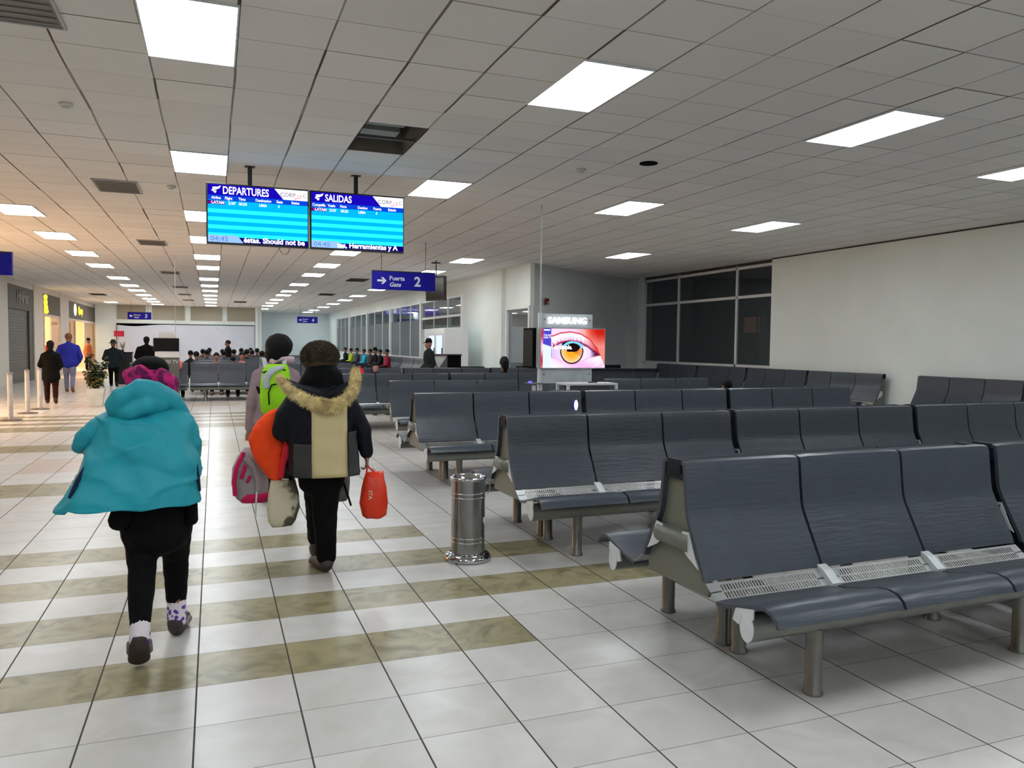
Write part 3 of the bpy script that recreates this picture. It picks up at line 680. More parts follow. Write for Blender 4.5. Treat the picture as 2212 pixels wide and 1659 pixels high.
# ------------------------------------------------------------------ flight boards
BX0, BX1, BY = -.075, 2.325, 10.05
def board(x0, x1, english, lab, par_tag):
    t = thing('flight_board', lab, 'screen', (x0, BY, 2.68), 0)
    W_ = x1-x0-.01; H = .72
    mb = MB(); mb.box(0, W_, 0, .09, 0, H); mb.out('housing', BLACK, t, bevel=.004)
    NAVY = em('board_navy', srgb(26, 8, 190), .9); BLU = em('board_blue', srgb(10, 70, 215), 1.0); CY1 = em('board_cyan', srgb(40, 232, 255), 1.15); CY2 = em('board_deep_cyan', srgb(0, 178, 238), 1.1)
    WH = em('board_white', srgb(245, 248, 255), 1.3); PUR = em('board_purple', srgb(70, 0, 150), 1.0); DB = em('board_dark_blue', srgb(20, 0, 120), .9); LB = em('board_pale_blue', srgb(150, 190, 245), 1.1)
    mb = MB(); b0, b1 = .02, W_-.012; y = -.003
    def q(xa, xb, za, zb, mi, dy=0, sk=0):
        mb.mi = mi; mb.quad((xa, y-dy, za), (xb, y-dy, za), (xb, y-dy, zb), (xa, y-dy, zb))
    z1 = H-.018
    q(b0, b1, z1-.125, z1, 0); q(b0, b1, z1-.185, z1-.125, 1); q(b0, b1, z1-.24, z1-.185, 3)
    nrow = 8; zb_ = .085; hh = (z1-.24-zb_)/nrow
    for k in range(nrow): q(b0, b1, zb_+k*hh, zb_+(k+1)*hh, 2 if k % 2 == 0 or False else 3)
    q(b0, b1, .02, zb_, 6)
    mb.mi = 4; mb.quad((b0+W_*.73, y-.001, z1-.125), (b1, y-.001, z1-.125), (b1, y-.001, z1-.0), (b0+W_*.64, y-.001, z1-.0))
    mb.mi = 5; mb.quad((b0, y-.001, z1-.235), (b0+.19, y-.001, z1-.235), (b0+.19, y-.001, z1-.19), (b0, y-.001, z1-.19))
    mb.mi = 7; mb.quad((b0, y-.001, .02), (b0+.40, y-.001, .02), (b0+.33, y-.001, .105), (b0, y-.001, .105))
    # plane mark
    mb.mi = 4
    for pl in ([(.04, .62), (.13, .655), (.15, .69), (.12, .68), (.05, .645)], [(.05, .655), (.09, .66), (.10, .675), (.055, .67)], [(.055, .625), (.10, .63), (.09, .60), (.075, .60)]):
        mb.face([mb.b.verts.new((b0+x, y-.002, z)) for x, z in pl])
    mb.out('screen', [NAVY, BLU, CY1, CY2, WH, PUR, DB, LB], t, recalc=False)
    y = -.006
    T, T2 = [], []; a = dict(bold=.0015, ext=.0005)
    if english:
        T.append(dict(s='DEPARTURES', size=.125, loc=(.185, y, z1-.105), **{**a, 'bold': .003, 'sx': .72}))
        cols_ = [('Airline', .06), ('Flight', .21), ('Time', .365), ('Destination', .56), ('Gate', .80), ('Status', .98)]; row = [('2107', .25), ('05:20', .37), ('LIMA', .60), ('4', .82)]
        tick = 'éstas. Should not be'
    else:
        T.append(dict(s='SALIDAS', size=.12, loc=(.185, y, z1-.105), **{**a, 'bold': .003, 'sx': .74}))
        cols_ = [('Compañía', .03), ('Vuelo', .22), ('Hora', .37), ('Destino', .59), ('Puerta', .79), ('Estado', .98)]; row = [('2107', .24), ('05:20', .38), ('LIMA', .60), ('4', .82)]
        tick = 'tes, Herramientas y A'
    for s, x in cols_: T2.append(dict(s=s, size=.046, sx=.85, loc=(x, y, z1-.172), **a))
    for s, x in row: T2.append(dict(s=s, size=.046, sx=.9, loc=(x, y, z1-.23), **a))
    T2.append(dict(s='LATAM', size=.045, loc=(.06, y, z1-.228), bold=.002, ext=.0005))
    T3 = [dict(s=tick, size=.088, loc=(.42 if english else .335, y, .032), bold=.0035, ext=.0005, sx=1.0 if english else .98)]
    WT = em('board_text', srgb(236, 236, 255), 1.2)
    text('title_lettering', T, WT, t); text('table_lettering', T2, WT, t); text('ticker_lettering', T3, WT, t)
    text('clock_lettering', [dict(s='04:45', size=.08, loc=(.045, y, .035), ext=.0005, sx=1.15)], em('clock_blue', srgb(84, 130, 220), 1.0), t)
    text('grey_lettering', [dict(s='CORP', size=.07, loc=(.845, y, z1-.088), ext=.0005, sx=1.0, bold=.001), dict(s='C', size=.07, loc=(1.115, y, z1-.088), ext=.0005, sx=1.05)], em('corp_grey', srgb(140, 130, 150), 1), t)
    mb = MB()
    for pl in ([(1.045, z1-.085), (1.055, z1-.085), (1.08, z1-.03)], [(1.085, z1-.03), (1.10, z1-.085), (1.088, z1-.085)], [(1.01, z1-.105), (1.10, z1-.088), (1.10, z1-.093), (1.02, z1-.112)]):
        mb.face([mb.b.verts.new((x, y, z)) for x, z in pl])
    mb.face([mb.b.verts.new((b0+.01+x, y+.001, z1-.215+z)) for x, z in ((0, 0), (.02, -.01), (.028, .012))])
    mb.out('red_mark', em('logo_red', srgb(225, 30, 70), 1.1), t)
    px = .5 if english else .58
    mb = MB(); mb.box(px-.025, px+.025, .05, .09, H, CEIL-2.68); mb.box(px-.06, px+.06, .03, .11, CEIL-2.68-.01, CEIL-2.68); mb.out('hanger_pole', BLACK, t)
    return t
tb = board(BX0, 1.122, True, 'left flight board with blue DEPARTURES header, hung from the ceiling', None)
ts = board(1.126, BX1, False, 'right flight board with blue SALIDAS header, hung from the ceiling', None)
t = thing('hanging_cable', 'loop of thin dark cable hanging below the DEPARTURES board', 'cable', (.83, BY+.05, 2.685))
mb = MB(); mb.tube([(-.065, 0, .0), (-.062, 0, -.04), (-.03, 0, -.08), (.01, 0, -.09), (.045, 0, -.06), (.058, 0, .0)], .0035, 8); mb.out('cable_loop', BLACK, t, smooth=True)

# ------------------------------------------------------------------ blue signs
SB = pm('sign_blue', srgb(10, 4, 150), .5, spec=.25, nscale=1, namt=.02); SW_ = pm('sign_white_letters', srgb(220, 222, 235), .5)
def arrow(mb, x, z, s, d, y):
    """d: 1 right, -1 left, 0 up"""
    base = [(-.5, -.11), (.12, -.11), (-.1, -.36), (.14, -.36), (.5, 0), (.14, .36), (-.1, .36), (.12, .11), (-.5, .11)]
    if d == 0: base = [(-b_, a) for a, b_ in base]
    if d == -1: base = [(-a, b_) for a, b_ in base][::-1]
    mb.prism([(x+a*s, z+b_*s) for a, b_ in base], y-.004, y, 'y')
def blue_sign(x0, x1, y, z0, z1, d, lines, num, lab, hang=True, rods=(.15, .85), emis=False, numx=.66):
    t = thing('gate_sign', lab, 'sign', (x0, y, z0)); W_, H = x1-x0, z1-z0
    mb = MB(); mb.box(0, W_, 0, .08, 0, H); mb.out('sign_box', SB, t, bevel=.004)
    mb = MB(); mb.box(-.004, W_+.004, -.002, .084, H-.012, H+.008); mb.out('top_rail', BLACK, t)
    mb = MB(); arrow(mb, W_*.15, H*.48, H*.5, d, -.001); mb.out('arrow', SW_, t)
    T = [dict(s=s, size=H*.32, loc=(W_*.265, -.003, H*zz), bold=.006*H, ext=.001, shear=sh) for s, zz, sh in lines]
    T.append(dict(s=num, size=H*.72, loc=(W_*numx, -.003, H*.24), bold=.022*H, ext=.001))
    text('lettering', T, SW_, t)
    for k in rods:
        mb = MB(); mb.tube([(W_*k, .04, H), (W_*k, .04, CEIL-z0)], .006, 8, round_=False); mb.out('hanger_rod', BLACK, t)
    return t
L2 = [('Puerta', .52, 0), ('Gate', .18, .25)]
blue_sign(3.03, 4.36, 16.0, 2.62, 3.0, 1, L2, '2', 'blue hanging sign reading Puerta Gate 2 with a right arrow')
blue_sign(4.34, 5.45, 45, 2.63, 2.98, 1, L2, '4', 'small far blue hanging sign for gate 4 beside the far wall', numx=.72)
blue_sign(-4.17, -3.05, 45, 2.66, 3.03, -1, L2, '3', 'far blue hanging sign with left arrow for gate 3, before the beige panels', numx=.72)
blue_sign(-4.1, -2.885, 14.0, 2.5, 2.85, -1, L2, '1', 'dark blue hanging sign cut by the left edge of the picture', numx=.72)
t = thing('arrivals_sign', 'blue arrivals sign seen through the glazed partition', 'sign', (8.9, 39.5, 3.0))
mb = MB(); mb.box(0, .9, 0, .06, 0, .42); mb.box(1.0, 2.1, 0, .06, 0, .42); mb.box(-.9, 0, 0, .06, 0, .42); mb.out('sign_box', em('lit_sign_blue', srgb(52, 40, 170), .9), t)
mb = MB(); arrow(mb, -.65, .2, .28, 0, -.002); mb.box(-.42, -.16, -.004, -.001, .07, .33); mb.out('arrow', em('lit_sign_white', srgb(225, 225, 250), 1), t)
text('lettering', [dict(s='Llegada de Pasajeros', size=.15, loc=(-.1, -.004, .24), ext=.001, bold=.002), dict(s='Arrivals', size=.15, loc=(-.1, -.004, .06), ext=.001)], MATS['lit_sign_white'], t)
mb = MB(); mb.tube([(.4, .03, .42), (.4, .03, CEIL-3.0)], .01, 8); mb.out('hanger_rod', BLACK, t)
# dark monitor behind the gate two sign
t = thing('gate_monitor', 'dark monitor hung edge-on behind the gate two sign', 'screen', (5.28, 19.4, 2.62), math.radians(-62))
mb = MB(); v = mb.box(-.35, .35, 0, .07, 0, .62)
mb.out('casing', BLACK, t, bevel=.006)
mb = MB(); mb.box(-.32, .32, -.004, 0, .04, .58); mb.out('screen', pm('dark_screen', srgb(34, 32, 26), .15), t)
mb = MB(); mb.tube([(0, .04, .6), (0, .04, CEIL-2.62)], .018, 10, round_=False); mb.out('hanger_pole', BLACK, t)

# ------------------------------------------------------------------ television stand
t = thing('television_stand', 'white post stand with glowing brand sign carrying the bright eye television', 'display stand', (4.63, 11.0, 0))
mb = MB(); mb.box(0, .05, .0, .05, 0, 2.0); mb.out('post', WHITEF, t, bevel=.004)
mb = MB(); mb.box(.05, .92, .02, .035, .92, 1.99); mb.out('back_board', pm('frosted_acrylic', srgb(196, 204, 208), .3), t, bevel=.006)
mb = MB(); mb.box(-.05, 1.0, -.1, .4, 0, .03); mb.out('base_plate', WHITEF, t)
for x, z in ((.1, 1.90), (.87, 1.90), (.1, 1.06), (.87, 1.06)):
    mb = MB(); mb.tube([(x, .021, z), (x, .008, z)], .013, 12, round_=False); mb.out('bolt', STEEL, t)
text('brand_lettering', [dict(s='SAMSUNG', size=.142, loc=(.14, -.02, 1.84), bold=.0025, ext=.012, sx=1.02)], em('brand_glow', (1, 1, 1, 1), 1.6), t)
mb = MB(); mb.tube([(.05, .06, 2.0), (.05, .06, 2.9), (.05, .06, CEIL)], .012, 10, round_=False); mb.out('ceiling_conduit', pm('clear_conduit', srgb(176, 180, 180), .3), t)
tv = thing('eye_television', 'bright television showing a close-up eye, on the white stand', 'television', (4.63, 10.94, 1.15))
mb = MB(); mb.box(0, 1.11, 0, .05, 0, .625); mb.out('casing', pm('silver_bezel', srgb(170, 172, 176), .3, .6), tv, bevel=.006)
def lerp_pts(P_, x):
    if x <= P_[0][0]: return P_[0][1]
    for (x0, y0), (x1, y1) in zip(P_, P_[1:]):
        if x <= x1: t_ = (x-x0)/(x1-x0); t_ = t_*t_*(3-2*t_)*.5+t_*.5; return y0+(y1-y0)*t_
    return P_[-1][1]-(x-P_[-1][0])*2
CREASE = [(.0, .70), (.31, .81), (.55, .89), (.80, .92), (1.05, .88), (1.29, .77), (1.54, .53), (1.66, .31)]
LIDTOP = [(.0, .40), (.34, .56), (.55, .65), (.80, .69), (1.05, .66), (1.25, .57), (1.48, .42), (1.66, .31)]
LIDBOT = [(.0, .34), (.34, .24), (.60, .15), (.85, .12), (1.10, .16), (1.35, .25), (1.66, .31)]
def eye(u, v):
    """u 0..1 across, v 0..1 up -> sRGB; the advertisement: an eye close-up"""
    x, y = u*1.78, v
    def mix(a, b_, t_): t_ = max(0, min(1, t_)); return [a[i]*(1-t_)+b_[i]*t_ for i in range(3)]
    cr, lt_, lb = lerp_pts(CREASE, x), lerp_pts(LIDTOP, x), lerp_pts(LIDBOT, x)
    if y > cr:                                   # brow skin, red towards the upper right
        col = mix((246, 206, 232), (232, 120, 96), (x-.9)/.5); col = mix(col, (186, 28, 22), (x-1.25)/.35+(y-.75)*.8)
        col = mix(col, (226, 130, 120), max(0, .9-y)*3*(1 if x > 1.2 else 0))
        col = mix((170, 16, 26), col, (y-cr)/.03)
    elif y > lt_:                                # upper lid
        col = mix((238, 200, 236), (250, 244, 255), (y-lt_)/max(.05, cr-lt_)); col = mix(col, (206, 60, 60), max(0, (x-1.15)/.4))
        col = mix((188, 20, 34), col, (cr-y)/.025)
        if y-lt_ < .13 and .25 < x < 1.25 and math.sin(x*75+math.sin(x*9)*3+(y-lt_)*26) > .72: col = mix(col, (130, 20, 60), .7*(1-(y-lt_)/.13))
        col = mix((60, 10, 26) if x > 1.15 else (150, 24, 44), col, (y-lt_)/.045)
    elif y > lb and x < 1.66:                    # eyeball
        col = mix((196, 170, 240), (236, 224, 255), .5+.5*math.cos((x-.95)*3.2))
        col = mix(col, (60, 8, 24), (x-1.36)/.18); col = mix((120, 30, 80), col, (lt_-y)/.05)
        if .30 > x: col = mix(col, (150, 110, 190), .6)
        if y-lb < .03: col = mix((250, 150, 190), col, .4)
    else:                                        # lower skin
        col = mix((250, 176, 226), (255, 226, 248), .5+.5*math.sin(x*4+y*7)); col = mix(col, (240, 110, 130), max(0, (x-1.0)*.5-(y-.0)*1.2)*abs(math.sin((x-y*1.4)*11)))
        if y > .26: col = mix(col, (255, 236, 252), .6)
    cx, cy = .845, .43; r_ = math.hypot((x-cx)/.325, (y-cy)/.335)
    if r_ < 1 and y < lt_:
        an = math.atan2(y-cy, x-cx); k = .5+.5*math.sin(an*19)+.3*math.sin(an*43+2)
        col = mix((244, 150, 20), (222, 200, 160), (r_-.35)*1.8); col = mix(col, (255, 206, 90), .45*k*(1-r_))
        if an > -.5 and an < 1.6: col = mix(col, (198, 84, 40), .6*(1-r_)+.2)
        if y > cy-.02: col = mix(col, (22, 10, 14), 1 if math.hypot((x-cx)/.235, (y-cy-.13)/.165) < 1 or (y > cy+.15 and r_ > .2) else 0)
        if r_ > .87: col = mix(col, (28, 12, 20), (r_-.87)/.06)
        q_ = math.hypot((x-cx-.03)/.27, (y-cy-.04)/.19)
        if .86 < q_ < 1.15 and y > cy+.07: col = (118, 206, 255)
    if u < .155:
        if u < .028: col = mix((240, 200, 230), (190, 40, 60), .5+.5*math.sin(v*9))
        elif v > .62-u*.5+.0: col = (70, 66, 190)
        else: col = (214, 226, 250)
    return [max(0, min(255, c)) for c in col]
nu, nv = 230, 130; me = bpy.data.meshes.new('picture'); vs, fs = [], []
for j in range(nv+1):
    for i in range(nu+1): vs.append((.012+1.086*i/nu, -.004, .012+.60*j/nv))
for j in range(nv):
    for i in range(nu): a = j*(nu+1)+i; fs.append((a, a+1, a+nu+2, a+nu+1))
me.from_pydata(vs, [], fs); ca = me.color_attributes.new('picture_colour', 'FLOAT_COLOR', 'POINT')
for j in range(nv+1):
    for i in range(nu+1):
        c = eye(i/nu, j/nv); ca.data[j*(nu+1)+i].color = srgb(*c)
m = bpy.data.materials.new('tv_picture'); m.use_nodes = True; N, L = nt(m); N.remove(N['Principled BSDF'])
at_ = N.new('ShaderNodeAttribute'); at_.attribute_name = 'picture_colour'; e_ = N.new('ShaderNodeEmission'); e_.inputs[1].default_value = 1.15
L.new(at_.outputs['Color'], e_.inputs[0]); L.new(e_.outputs[0], N['Material Output'].inputs[0]); me.materials.append(m)
o = bpy.data.objects.new('screen', me); C.objects.link(o); o.parent = tv
text('caption_lettering', [dict(s='í de simple.', size=.095, loc=(.185, -.008, .30), bold=.003, ext=.0005, sx=.8), dict(s='Curved', size=.045, loc=(.05, -.008, .50), ext=.0005, sx=.9), dict(s='UHD TV', size=.045, loc=(.05, -.008, .46), ext=.0005, sx=.8), dict(s='SAMSUNG', size=.025, loc=(.055, -.008, .58), bold=.002, ext=.0005, sx=.9)], em('caption_white', (1, 1, 1, 1), 1.4), tv)
t = thing('side_television', 'black television edge on the left side of the white stand', 'television', (4.6, 11.02, 1.15))
mb = MB(); mb.box(-.05, 0, 0, .42, 0, .62); mb.out('casing', BLACKM, t, bevel=.006)
mb = MB(); mb.box(-.058, -.05, .02, .40, .03, .59); mb.out('screen', pm('off_screen', srgb(6, 7, 8), .5, spec=.2), t)
mb = MB(); mb.box(-.02, .03, .1, .3, .2, .4); mb.out('wall_bracket', BLACK, t)
t = thing('display_table', 'white framed low table in front of the television stand', 'table', (4.86, 10.44, 0))
mb = MB(); mb.box(0, .84, 0, .42, .915, .945); mb.out('table_top', WHITEF, t, bevel=.004)
for x in (.0, .8):
    for y in (.0, .38): mb = MB(); mb.box(x, x+.04, y, y+.04, 0, .915); mb.out('leg', WHITEF, t)
mb = MB(); mb.box(.04, .8, .2, .22, .1, .91); mb.out('front_panel', pm('table_grey', srgb(92, 96, 98), .5), t)
t = thing('remote_control', 'small black remote control on the white display table', 'remote', (5.35, 10.6, .945))
mb = MB(); mb.box(-.07, .07, -.02, .02, 0, .018); mb.out('body', BLACK, t, bevel=.004)
t = thing('looped_cable', 'thin black looped cable on the white display table', 'cable', (5.5, 10.62, .945))
mb = MB(); mb.tube([(-.06, 0, .004), (-.05, .0, .05), (-.01, 0, .09), (.03, 0, .085), (.06, 0, .03), (.08, -.02, .005)], .004, 8); mb.out('wire', BLACK, t, smooth=True)
t = thing('glass_shelf', 'small glass shelf with blue indicator at the left of the stand', 'shelf', (4.38, 10.7, .93))
mb = MB(); mb.box(-.05, .18, -.12, .12, 0, .015); mb.out('shelf_plate', pm('grey_shelf', srgb(96, 104, 106), .2), t)
mb = MB(); mb.ball((-.02, -.03, .03), (.035, .02, .016), 12); mb.out('indicator', em('indicator_blue', srgb(110, 100, 255), 1.5), t)
mb = MB(); mb.box(.0, .05, -.08, -.05, -.12, -.02); mb.out('white_adapter', WHITEF, t)
mb = MB(); mb.box(.14, .18, -.02, .02, -.93, 0); mb.out('support_post', WHITEF, t)
t = thing('fire_alarm', 'small dark red fire alarm box on the oblique wall', 'alarm', (8.30, 19.25, 2.60), math.atan2(dn.y, dn.x))
mb = MB(); mb.box(-.07, .07, -.06, .0, 0, .16); mb.out('box', pm('alarm_red', srgb(120, 16, 26), .4), t, bevel=.008)
mb = MB(); mb.box(-.03, .03, -.066, -.058, .03, .07); mb.out('alarm_handle', BRKT, t)

# ------------------------------------------------------------------ people
SKIN = pm('skin_brown', srgb(150, 104, 82), .5, nscale=20, namt=.05); HAIRB = pm('hair_black', srgb(11, 9, 9), .6, spec=.2, nscale=40, namt=.4, bump=.5, bscale=40, aniso=(3, 3, .6))
def cloth(name, c, **k): return pm('cloth_'+name, srgb(*c), k.get('rough', .8), nscale=k.get('ns', 8), namt=k.get('na', .12), bump=k.get('bump', .25), bscale=k.get('bs', 25), spec=.15 if max(c) < 60 else .3)
def hand(mb, wrist, d, curl, k=1.0, side=1, spread=None):
    """palm, four unequal bent fingers and a thumb; d = direction of the hand, curl = direction the fingers bend to"""
    w_, d, c = Vector(wrist), Vector(d).normalized(), Vector(curl).normalized(); s_ = d.cross(c).normalized()*side
    p = w_+d*.045*k
    mb.tube([w_-d*.02*k, p, w_+d*.085*k], [(.024*k, .017*k), (.038*k, .016*k), (.040*k, .013*k)], 12, side=s_)
    for q, (o_, l) in enumerate(((-.030, .062), (-.010, .072), (.010, .068), (.029, .052))):
        b_ = w_+d*.085*k+s_*o_*k
        mb.tube([b_, b_+d*l*.40*k+c*.012*k, b_+d*l*.55*k+c*.038*k, b_+d*l*.35*k+c*.058*k], [.0095*k, .009*k, .0085*k, .0075*k], 8)
    b_ = w_+d*.03*k-s_*.032*k
    mb.tube([b_, b_+d*.03*k-s_*.022*k+c*.01*k, b_+d*.055*k-s_*.02*k+c*.03*k], [.012*k, .0105*k, .009*k], 8)
def head(mb, c, fwd, r=.088, tilt=0):
    c = Vector(c); f = Vector(fwd).normalized(); u = Vector((0, 0, 1)); s_ = f.cross(u).normalized()
    rings = [(-.125, .050, .055, .01), (-.095, .062, .075, .012), (-.05, .071, .088, .006), (0, .077, .097, 0), (.045, .074, .094, -.004), (.085, .056, .074, -.008), (.11, .028, .04, -.01)]
    k = r/.088
    mb.loft([[c+u*z*k+f*(o_+b_*math.sin(t))*k+s_*a*math.cos(t)*k for t in [2*PI*j/18 for j in range(18)]] for z, a, b_, o_ in rings])
    mb.tube([c+f*.085*k+u*.01*k, c+f*.112*k-u*.028*k], [.011*k, .016*k], 8)            # nose
    mb.tube([c+f*.088*k-u*.062*k-s_*.02*k, c+f*.088*k-u*.062*k+s_*.02*k], [.010*k, .010*k], 8)   # mouth
    for q in (-1, 1):
        mb.tube([c+s_*q*.078*k-u*.02*k, c+s_*q*.083*k+u*.018*k-f*.008*k], [.013*k, .015*k], 8)   # ears
        mb.ball(c+f*.078*k+s_*q*.03*k+u*.012*k, .015*k, 8)                             # eyes sockets/lids
def figure(label, loc, rz, h, pose, top, pants, shoe, hair=None, hat=None, vox=.02, lean=0.0, arms='down', coat=0.0, skin=None, wide=1.0, feats=(), hair_len=.0):
    P = {}; s = h
    mbB, mbT, mbP = MB(), MB(), MB()
    skin = skin or SKIN
    if pose == 'sit':
        hz = .50; hip = Vector((0, 0, hz)); neck = Vector((0, -.10-lean, hz+.315*s)); hd = neck+Vector((0, .02, .115*s))
        legs = [(Vector((q*.09, .0, hz)), Vector((q*.12, .40, hz+.02)), Vector((q*.13, .44, .10)), Vector((q*.13, .60, .05))) for q in (-1, 1)]
    else:
        hz = .50*s; hip = Vector((0, 0, hz)); neck = Vector((0, lean, .845*s)); hd = neck+Vector((0, lean*.5+.01, .09*s))
        if pose == 'walk':
            legs = [(Vector((-.085, 0, hz)), Vector((-.09, .10, .27*s)), Vector((-.09, .12, .055*s)), Vector((-.09, .30, .035))),
                    (Vector((.085, 0, hz)), Vector((.09, .0, .27*s)), Vector((.10, -.17, .085*s)), Vector((.10, -.03, .03)))]
        else:
            legs = [(Vector((q*.085, 0, hz)), Vector((q*.09, .01, .27*s)), Vector((q*.10, 0, .055*s)), Vector((q*.11, .17, .035))) for q in (-1, 1)]
    sh = neck-Vector((0, 0, .035*s)); chest = hip.lerp(neck, .68); waist = hip.lerp(neck, .3)
    tor = [hip-Vector((0, 0, .03)), hip, waist, chest, sh, neck]
    wd = .105*s*wide
    rT = [(wd*.95, .10), (wd*1.0, .105), (wd*.88, .095), (wd*1.04, .105), (wd*.82, .085), (.045, .05)]
    mbB.tube(tor+[hd-Vector((0, 0, .04*s))], [(a*.92, b_*.88) for a, b_ in rT]+[(.045, .05)], 16)
    head(mbB, hd, (0, 1, -.1), .088*s/1.6)
    mbT.tube(tor, [(a*1.1+.012, b_*1.18+.012) for a, b_ in rT[:-1]]+[(.06, .062)], 18)
    if coat: mbT.tube([hip-Vector((0, 0, coat)), hip, waist], [(wd*1.3, .15), (wd*1.2, .14), (wd*1.05, .12)], 18)
    for q in (-1, 1):
        S = sh+Vector((q*wd*.98, 0, -.035*s))
        if arms == 'down': E_, W_ = S+Vector((q*.055, -.02, -.175*s)), S+Vector((q*.07, .05, -.325*s)); cd = (0, 1, 0)
        elif arms == 'lap': E_, W_ = S+Vector((q*.05, .05, -.17*s)), S+Vector((-q*.06, .26, -.20*s)); cd = (0, 0, -1)
        elif arms == 'pocket': E_, W_ = S+Vector((q*.10, -.06, -.17*s)), S+Vector((q*.03, .08, -.27*s)); cd = (-q, 0, 0)
        else: E_, W_ = S+Vector((q*.08, -.04, -.17*s)), S+Vector((-q*.02, .16, -.25*s)); cd = (0, 0, 1)
        mbB.tube([S, E_, W_], [.042, .036, .026], 12); mbT.tube([S, E_, W_-(W_-E_)*.06], [.050*wide, .050*wide, .042], 14)
        hand(mbB, W_, (W_-E_), cd, .95, q)
    for H_, K_, A_, T_ in legs:
        mbB.tube([H_, K_, A_], [.075, .05, .034], 14); mbB.tube([A_, A_.lerp(T_, .5), T_], [.034, .036, .03], 10)
        mbP.tube([H_, H_.lerp(K_, .5), K_, A_+(K_-A_)*.06], [.098, .086, .068, .056], 16)
    mbP.tube([hip-Vector((0, 0, .02)), hip+Vector((0, 0, .10))], [(wd*1.04, .115), (wd*1.0, .11)], 18)
    p = mbB.out('person', skin, smooth=True, loc=loc, remesh=vox*.8); p.rotation_euler = (0, 0, rz); tag(p, label, 'person')
    mbT.out('jacket', top, p, remesh=vox, disp=.012, dscale=.12); mbP.out('trousers', pants, p, remesh=vox, disp=.008, dscale=.1)
    for H_, K_, A_, T_ in legs:
        mb = MB(); hl = A_+Vector((0, -.04, 0)); hl.z = min(A_.z-.03, A_.z) if pose == 'walk' else A_.z-.035
        mb.tube([A_+Vector((0, 0, .0)), hl+(T_-hl)*.2, T_], [(.045, .05), (.047, .042), (.042, .030)], 12); mb.out('shoe', shoe, p, smooth=True)
    k = s/1.6
    if hair:
        mb = MB(); mb.ball(hd+Vector((0, -.012*k, .028*k)), (.088*k, .100*k, .093*k)); 
        if hair_len: mb.tube([hd+Vector((0, -.05*k, .02)), hd+Vector((0, -.075*k, -hair_len*.5)), hd+Vector((0, -.07*k, -hair_len))], [(.08*k, .05*k), (.075*k, .045*k), (.04*k, .03*k)], 14)
        mb.out('hair', hair, p, smooth=True, disp=.01, dscale=.04)
    if hat:
        kind, m = hat; mb = MB()
        if kind == 'beanie':
            mb.lathe([(.001, .14*k), (.05*k, .13*k), (.085*k, .085*k), (.098*k, .03*k), (.102*k, .0), (.102*k, -.03*k), (.09*k, -.03*k)], 20, hd+Vector((0, -.005, .03*k))); 
        elif kind == 'brim':
            mb.lathe([(.001, .125*k), (.06*k, .12*k), (.088*k, .06*k), (.095*k, .015*k), (.16*k, .0), (.165*k, -.012*k), (.09*k, -.01*k)], 24, hd+Vector((0, 0, .035*k)))
        else:
            mb.lathe([(.001, .12*k), (.06*k, .11*k), (.092*k, .05*k), (.096*k, .0)], 20, hd+Vector((0, 0, .04*k))); mb.tube([hd+Vector((0, .07*k, .045*k)), hd+Vector((0, .15*k, .03*k))], [(.075*k, .012), (.05*k, .01)], 12)
        mb.out('hat', m, p, smooth=True)
    return p, hd
def spikes(mb, pts, ln, rad, seed=1):
    """tufts of fur: pts = list of (position, direction)"""
    rnd = random.Random(seed)
    for p, d in pts:
        d = (Vector(d)+Vector((rnd.uniform(-.6, .6), rnd.uniform(-.6, .6), rnd.uniform(-.6, .6)))).normalized(); l = ln*rnd.uniform(.6, 1.3)
        a = d.orthogonal().normalized()*rad; b_ = d.cross(a.normalized())*rad; tip = p+d*l+Vector((0, 0, -l*.25))
        v = [mb.b.verts.new(q) for q in (p+a, p-a*.5+b_*.87, p-a*.5-b_*.87, tip)]
        mb.face((v[0], v[1], v[3])); mb.face((v[1], v[2], v[3])); mb.face((v[2], v[0], v[3]))
BLK = cloth('black', (9, 9, 11)); SHOE = pm('dark_shoe', srgb(38, 32, 30), .5); JEAN = cloth('grey_jeans', (112, 116, 144)); BLUEJ = cloth('royal_blue', (30, 40, 150)); 
def ringset(rows, off, n=28, p_=2.4):
    """rows (z, xl, xr, yc, half depth) -> rounded-rectangle rings"""
    out = []
    for z, xl, xr, yc, d in rows:
        xc, rx = (xl+xr)/2, (xr-xl)/2; r = []
        for j in range(n):
            a = 2*PI*j/n; ca, sa = math.cos(a), math.sin(a)
            r.append(Vector((xc+rx*math.copysign(abs(ca)**(2/p_), ca), yc+d*math.copysign(abs(sa)**(2/p_), sa), z))-off)
        out.append(r)
    return out

# ---- woman in the turquoise jacket
O1 = Vector((-.27, 4.05, 0)); L1 = lambda x, y, z: Vector((x, y, z))-O1
mb = MB()
mb.tube([L1(-.27, 4.08, .66), L1(-.27, 4.09, .80), L1(-.28, 4.11, 1.0), L1(-.29, 4.20, 1.16), L1(-.295, 4.27, 1.24)], [(.13, .10), (.12, .09), (.14, .10), (.10, .08), (.045, .045)], 18)
head(mb, L1(-.295, 4.33, 1.30), (0, 1, -.55), .084)
mb.tube([L1(-.33, 4.08, .70), L1(-.325, 4.06, .43), L1(-.33, 3.925, .17), L1(-.33, 3.94, .07)], [.078, .05, .032, .03], 14)
mb.tube([L1(-.20, 4.10, .70), L1(-.19, 4.24, .40), L1(-.19, 4.27, .09), L1(-.175, 4.38, .045)], [.078, .05, .033, .03], 14)
for S, E_, W_ in ((L1(-.43, 4.16, 1.10), L1(-.55, 4.14, .97), L1(-.56, 4.36, .93)), (L1(-.15, 4.16, 1.10), L1(-.10, 4.16, .90), L1(-.15, 4.36, .86))):
    mb.tube([S, E_, W_], [.045, .038, .028], 12); hand(mb, W_, (0, 1, -.2), (0, 0, -1), .95)
p1 = mb.out('person', SKIN, smooth=True, loc=O1, remesh=.011)
